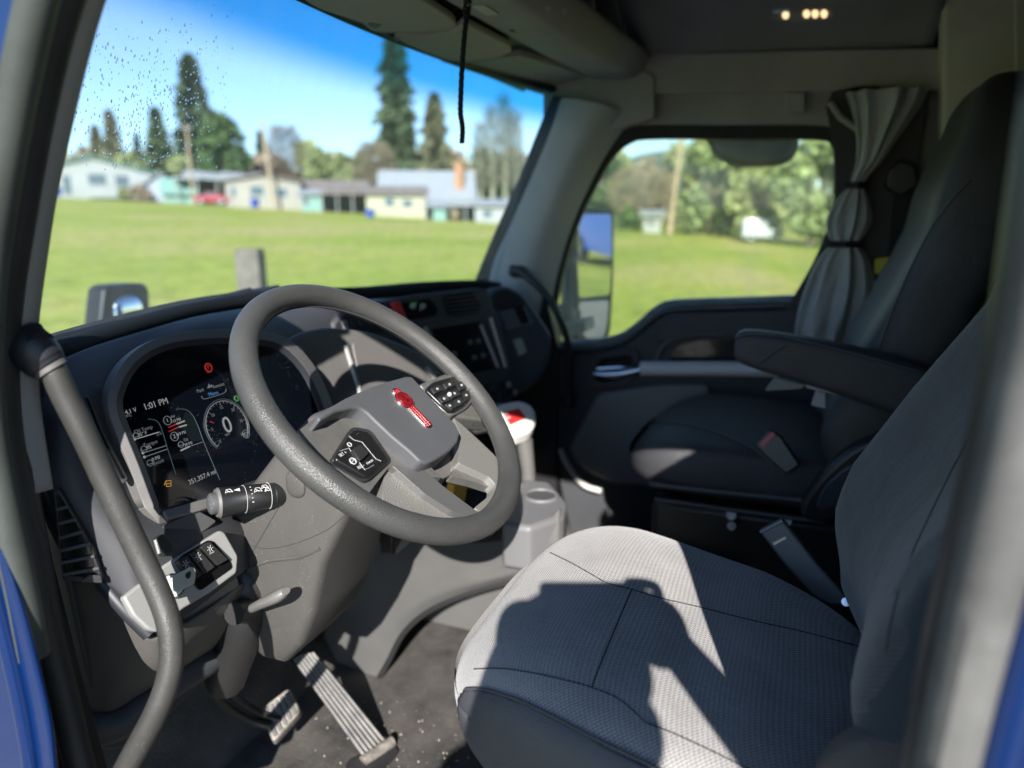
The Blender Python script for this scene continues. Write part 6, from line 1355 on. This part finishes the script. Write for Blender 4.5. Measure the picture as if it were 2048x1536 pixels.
def B(f, r_, z, s=1): return V((C.x, C.y, 0)) + HF*f + RT*(r_ + s*SH_ + .032) + V((0, 0, z + s*UPZ))
hd = B(-.30, .030, 2.295)
body = [(B(-.37, .03, 1.50), .15, .11), (B(-.37, .03, 1.72), .145, .105), (B(-.37, .03, 1.95), .165, .11), (B(-.37, .03, 2.08), .10, .08), (B(-.36, .03, 2.16), .055, .055), (B(-.32, .03, 2.24), .07, .085), (hd, .086, .100), (B(-.30, .03, 2.38), .065, .085),
        (B(-.37, -.16, 2.06), .062), (B(-.26, -.13, 1.99, 0), .048), (B(-.10, -.075, 2.17, 0), .038), (B(-.045, -.045, 2.27, 0), .026),
        (B(-.37, .22, 2.06), .062), (B(-.26, .33, 2.07, 0), .046), (B(-.13, .20, 2.205, 0), .034), (B(-.04, .135, 2.275, 0), .026),
        (B(-.37, -.07, 1.42), .105), (B(-.38, -.09, 1.06), .072), (B(-.40, -.10, .74), .046), (B(-.36, -.12, .69), .04, .03),
        (B(-.37, .13, 1.42), .105), (B(-.36, .15, 1.06), .072), (B(-.38, .16, .74), .046), (B(-.38, .19, .69), .04, .03)]
ed = [(0, 1), (1, 2), (2, 3), (3, 4), (4, 5), (5, 6), (6, 7), (3, 8), (8, 9), (9, 10), (10, 11), (3, 12), (12, 13), (13, 14), (14, 15), (0, 16), (16, 17), (17, 18), (18, 19), (0, 20), (20, 21), (21, 22), (22, 23)]
skin('body', body, ed, M['skin'], PE)
g = lambda i, k=.014: (body[i][0], body[i][1]+k, (body[i][2] if len(body[i]) > 2 else body[i][1])+k)
jk = [0, 1, 2, 3, 8, 9, 10, 12, 13, 14]; je = [(0, 1), (1, 2), (2, 3), (3, 4), (4, 5), (5, 6), (3, 7), (7, 8), (8, 9)]
skin('jacket', [g(i, .020) for i in jk], je, M['jacket'], PE)
skin('trousers', [g(i, .016) for i in (0, 16, 17, 18, 20, 21, 22)], [(0, 1), (1, 2), (2, 3), (0, 4), (4, 5), (5, 6)], M['jeans'], PE)
for i in (19, 23): sellip('shoe', body[i][0] + V((0, 0, -.012)), (.135, .052, .045), .7, .8, M['leather'], PE, 24, 14, rot=Matrix.Rotation(PSI, 3, 'Z'))
# cap, face
Rz = Matrix.Rotation(PSI, 3, 'Z')
sellip('cap', hd + V((0, 0, .075)), (.112, .092, .075), .85, 1, M['cap'], PE, 30, 18, lambda q, p: V((p.x, p.y, max(p.z, -.012))), Rz)
slab('cap_brim', [hd + V((0, 0, .075)) + Rz @ V((x, y, -.02*max(0, x-.08)/.08)) for x, y in [(.08, -.08), (.14, -.078), (.175, -.045), (.185, 0), (.175, .045), (.14, .078), (.08, .08)]], (0, 0, 1), .004, M['cap'], PE, bevel=.001)
for s in (-1, 1):
    sellip('eye', hd + Rz @ V((.088, s*.032, .005)), (.012, .014, .012), 1, 1, M['ink'], PE, 12, 8); sellip('pupil', hd + Rz @ V((.098, s*.032, .005)), (.004, .006, .006), 1, 1, M['gloss'], PE, 10, 6)
    sellip('ear', hd + Rz @ V((0, s*.076, 0)), (.022, .012, .032), 1, 1, M['skin'], PE, 12, 10)
sellip('nose', hd + Rz @ V((.105, 0, -.022)), (.020, .014, .026), 1, 1, M['skin'], PE, 12, 10, lambda q, p: V((p.x*(1-.4*q.z), p.y, p.z)))
tube('mouth', [hd + Rz @ V((.092, y, -.062 - .3*y*y)) for y in (-.024, -.012, 0, .012, .024)], .004, M['lip'], PE, n=6)
# phone
phc = C + HF*PX + RT*.090
PH = thing('phone', 'dark phone held level in both hands of the person on the step', 'phone', phc)
def ph(u, v, w): return phc + RT*u + UP*v - FW*w
slab('case', [ph(u, v, 0) for u, v in rp([(-.076, -.056), (.076, -.056), (.076, .017), (-.076, .017)], .010, 4)], FW, .009, M['gloss'], PH, bevel=.002)
slab('screen', [ph(u, v, .0095) for u, v in rp([(-.073, -.053), (.073, -.053), (.073, .014), (-.073, .014)], .008, 4)], -FW, .001, M['s_dark'], PH, bevel=0)
for u, v in ((-.058, .0), (-.058, -.026)): tube('lens', [ph(u, v, -.002), ph(u, v, .001)], .007, M['gloss'], PH, n=16)
# hands closed on both ends of the phone
for s, wr in ((-1, body[11][0]), (1, body[15][0])):
    e = ph(s*.084, -.045, .02); sellip('palm', (e+wr)/2 + UP*-.004, (.022, .040, .045), .8, .9, M['skin'], PE, 20, 14, rot=Rz)
    for k, (v0, l) in enumerate(((.006, .05), (-.012, .055), (-.030, .05), (-.046, .042)) if s > 0 else ((-.030, .012), (-.044, .014), (-.058, .014), (-.070, .012))):
        a = ph(s*.092, v0-.012, .010); b = ph(s*.095, v0, -.012); c = ph(s*(.095-l*.45), v0+.004, -.018); d = ph(s*(.095-l), v0+.006, -.014)
        skin('finger', [(a, .0095), (b, .009), (c, .0082), (d, .007)], [(0, 1), (1, 2), (2, 3)], M['skin'], PE, 1)
    a = ph(s*.092, -.055, .018); skin('thumb', [(a, .011), (ph(s*.080, -.048, .022), .0105), (ph(s*.062, -.040, .020), .009), (ph(s*.050, -.034, .019), .008)], [(0, 1), (1, 2), (2, 3)], M['skin'], PE, 1)
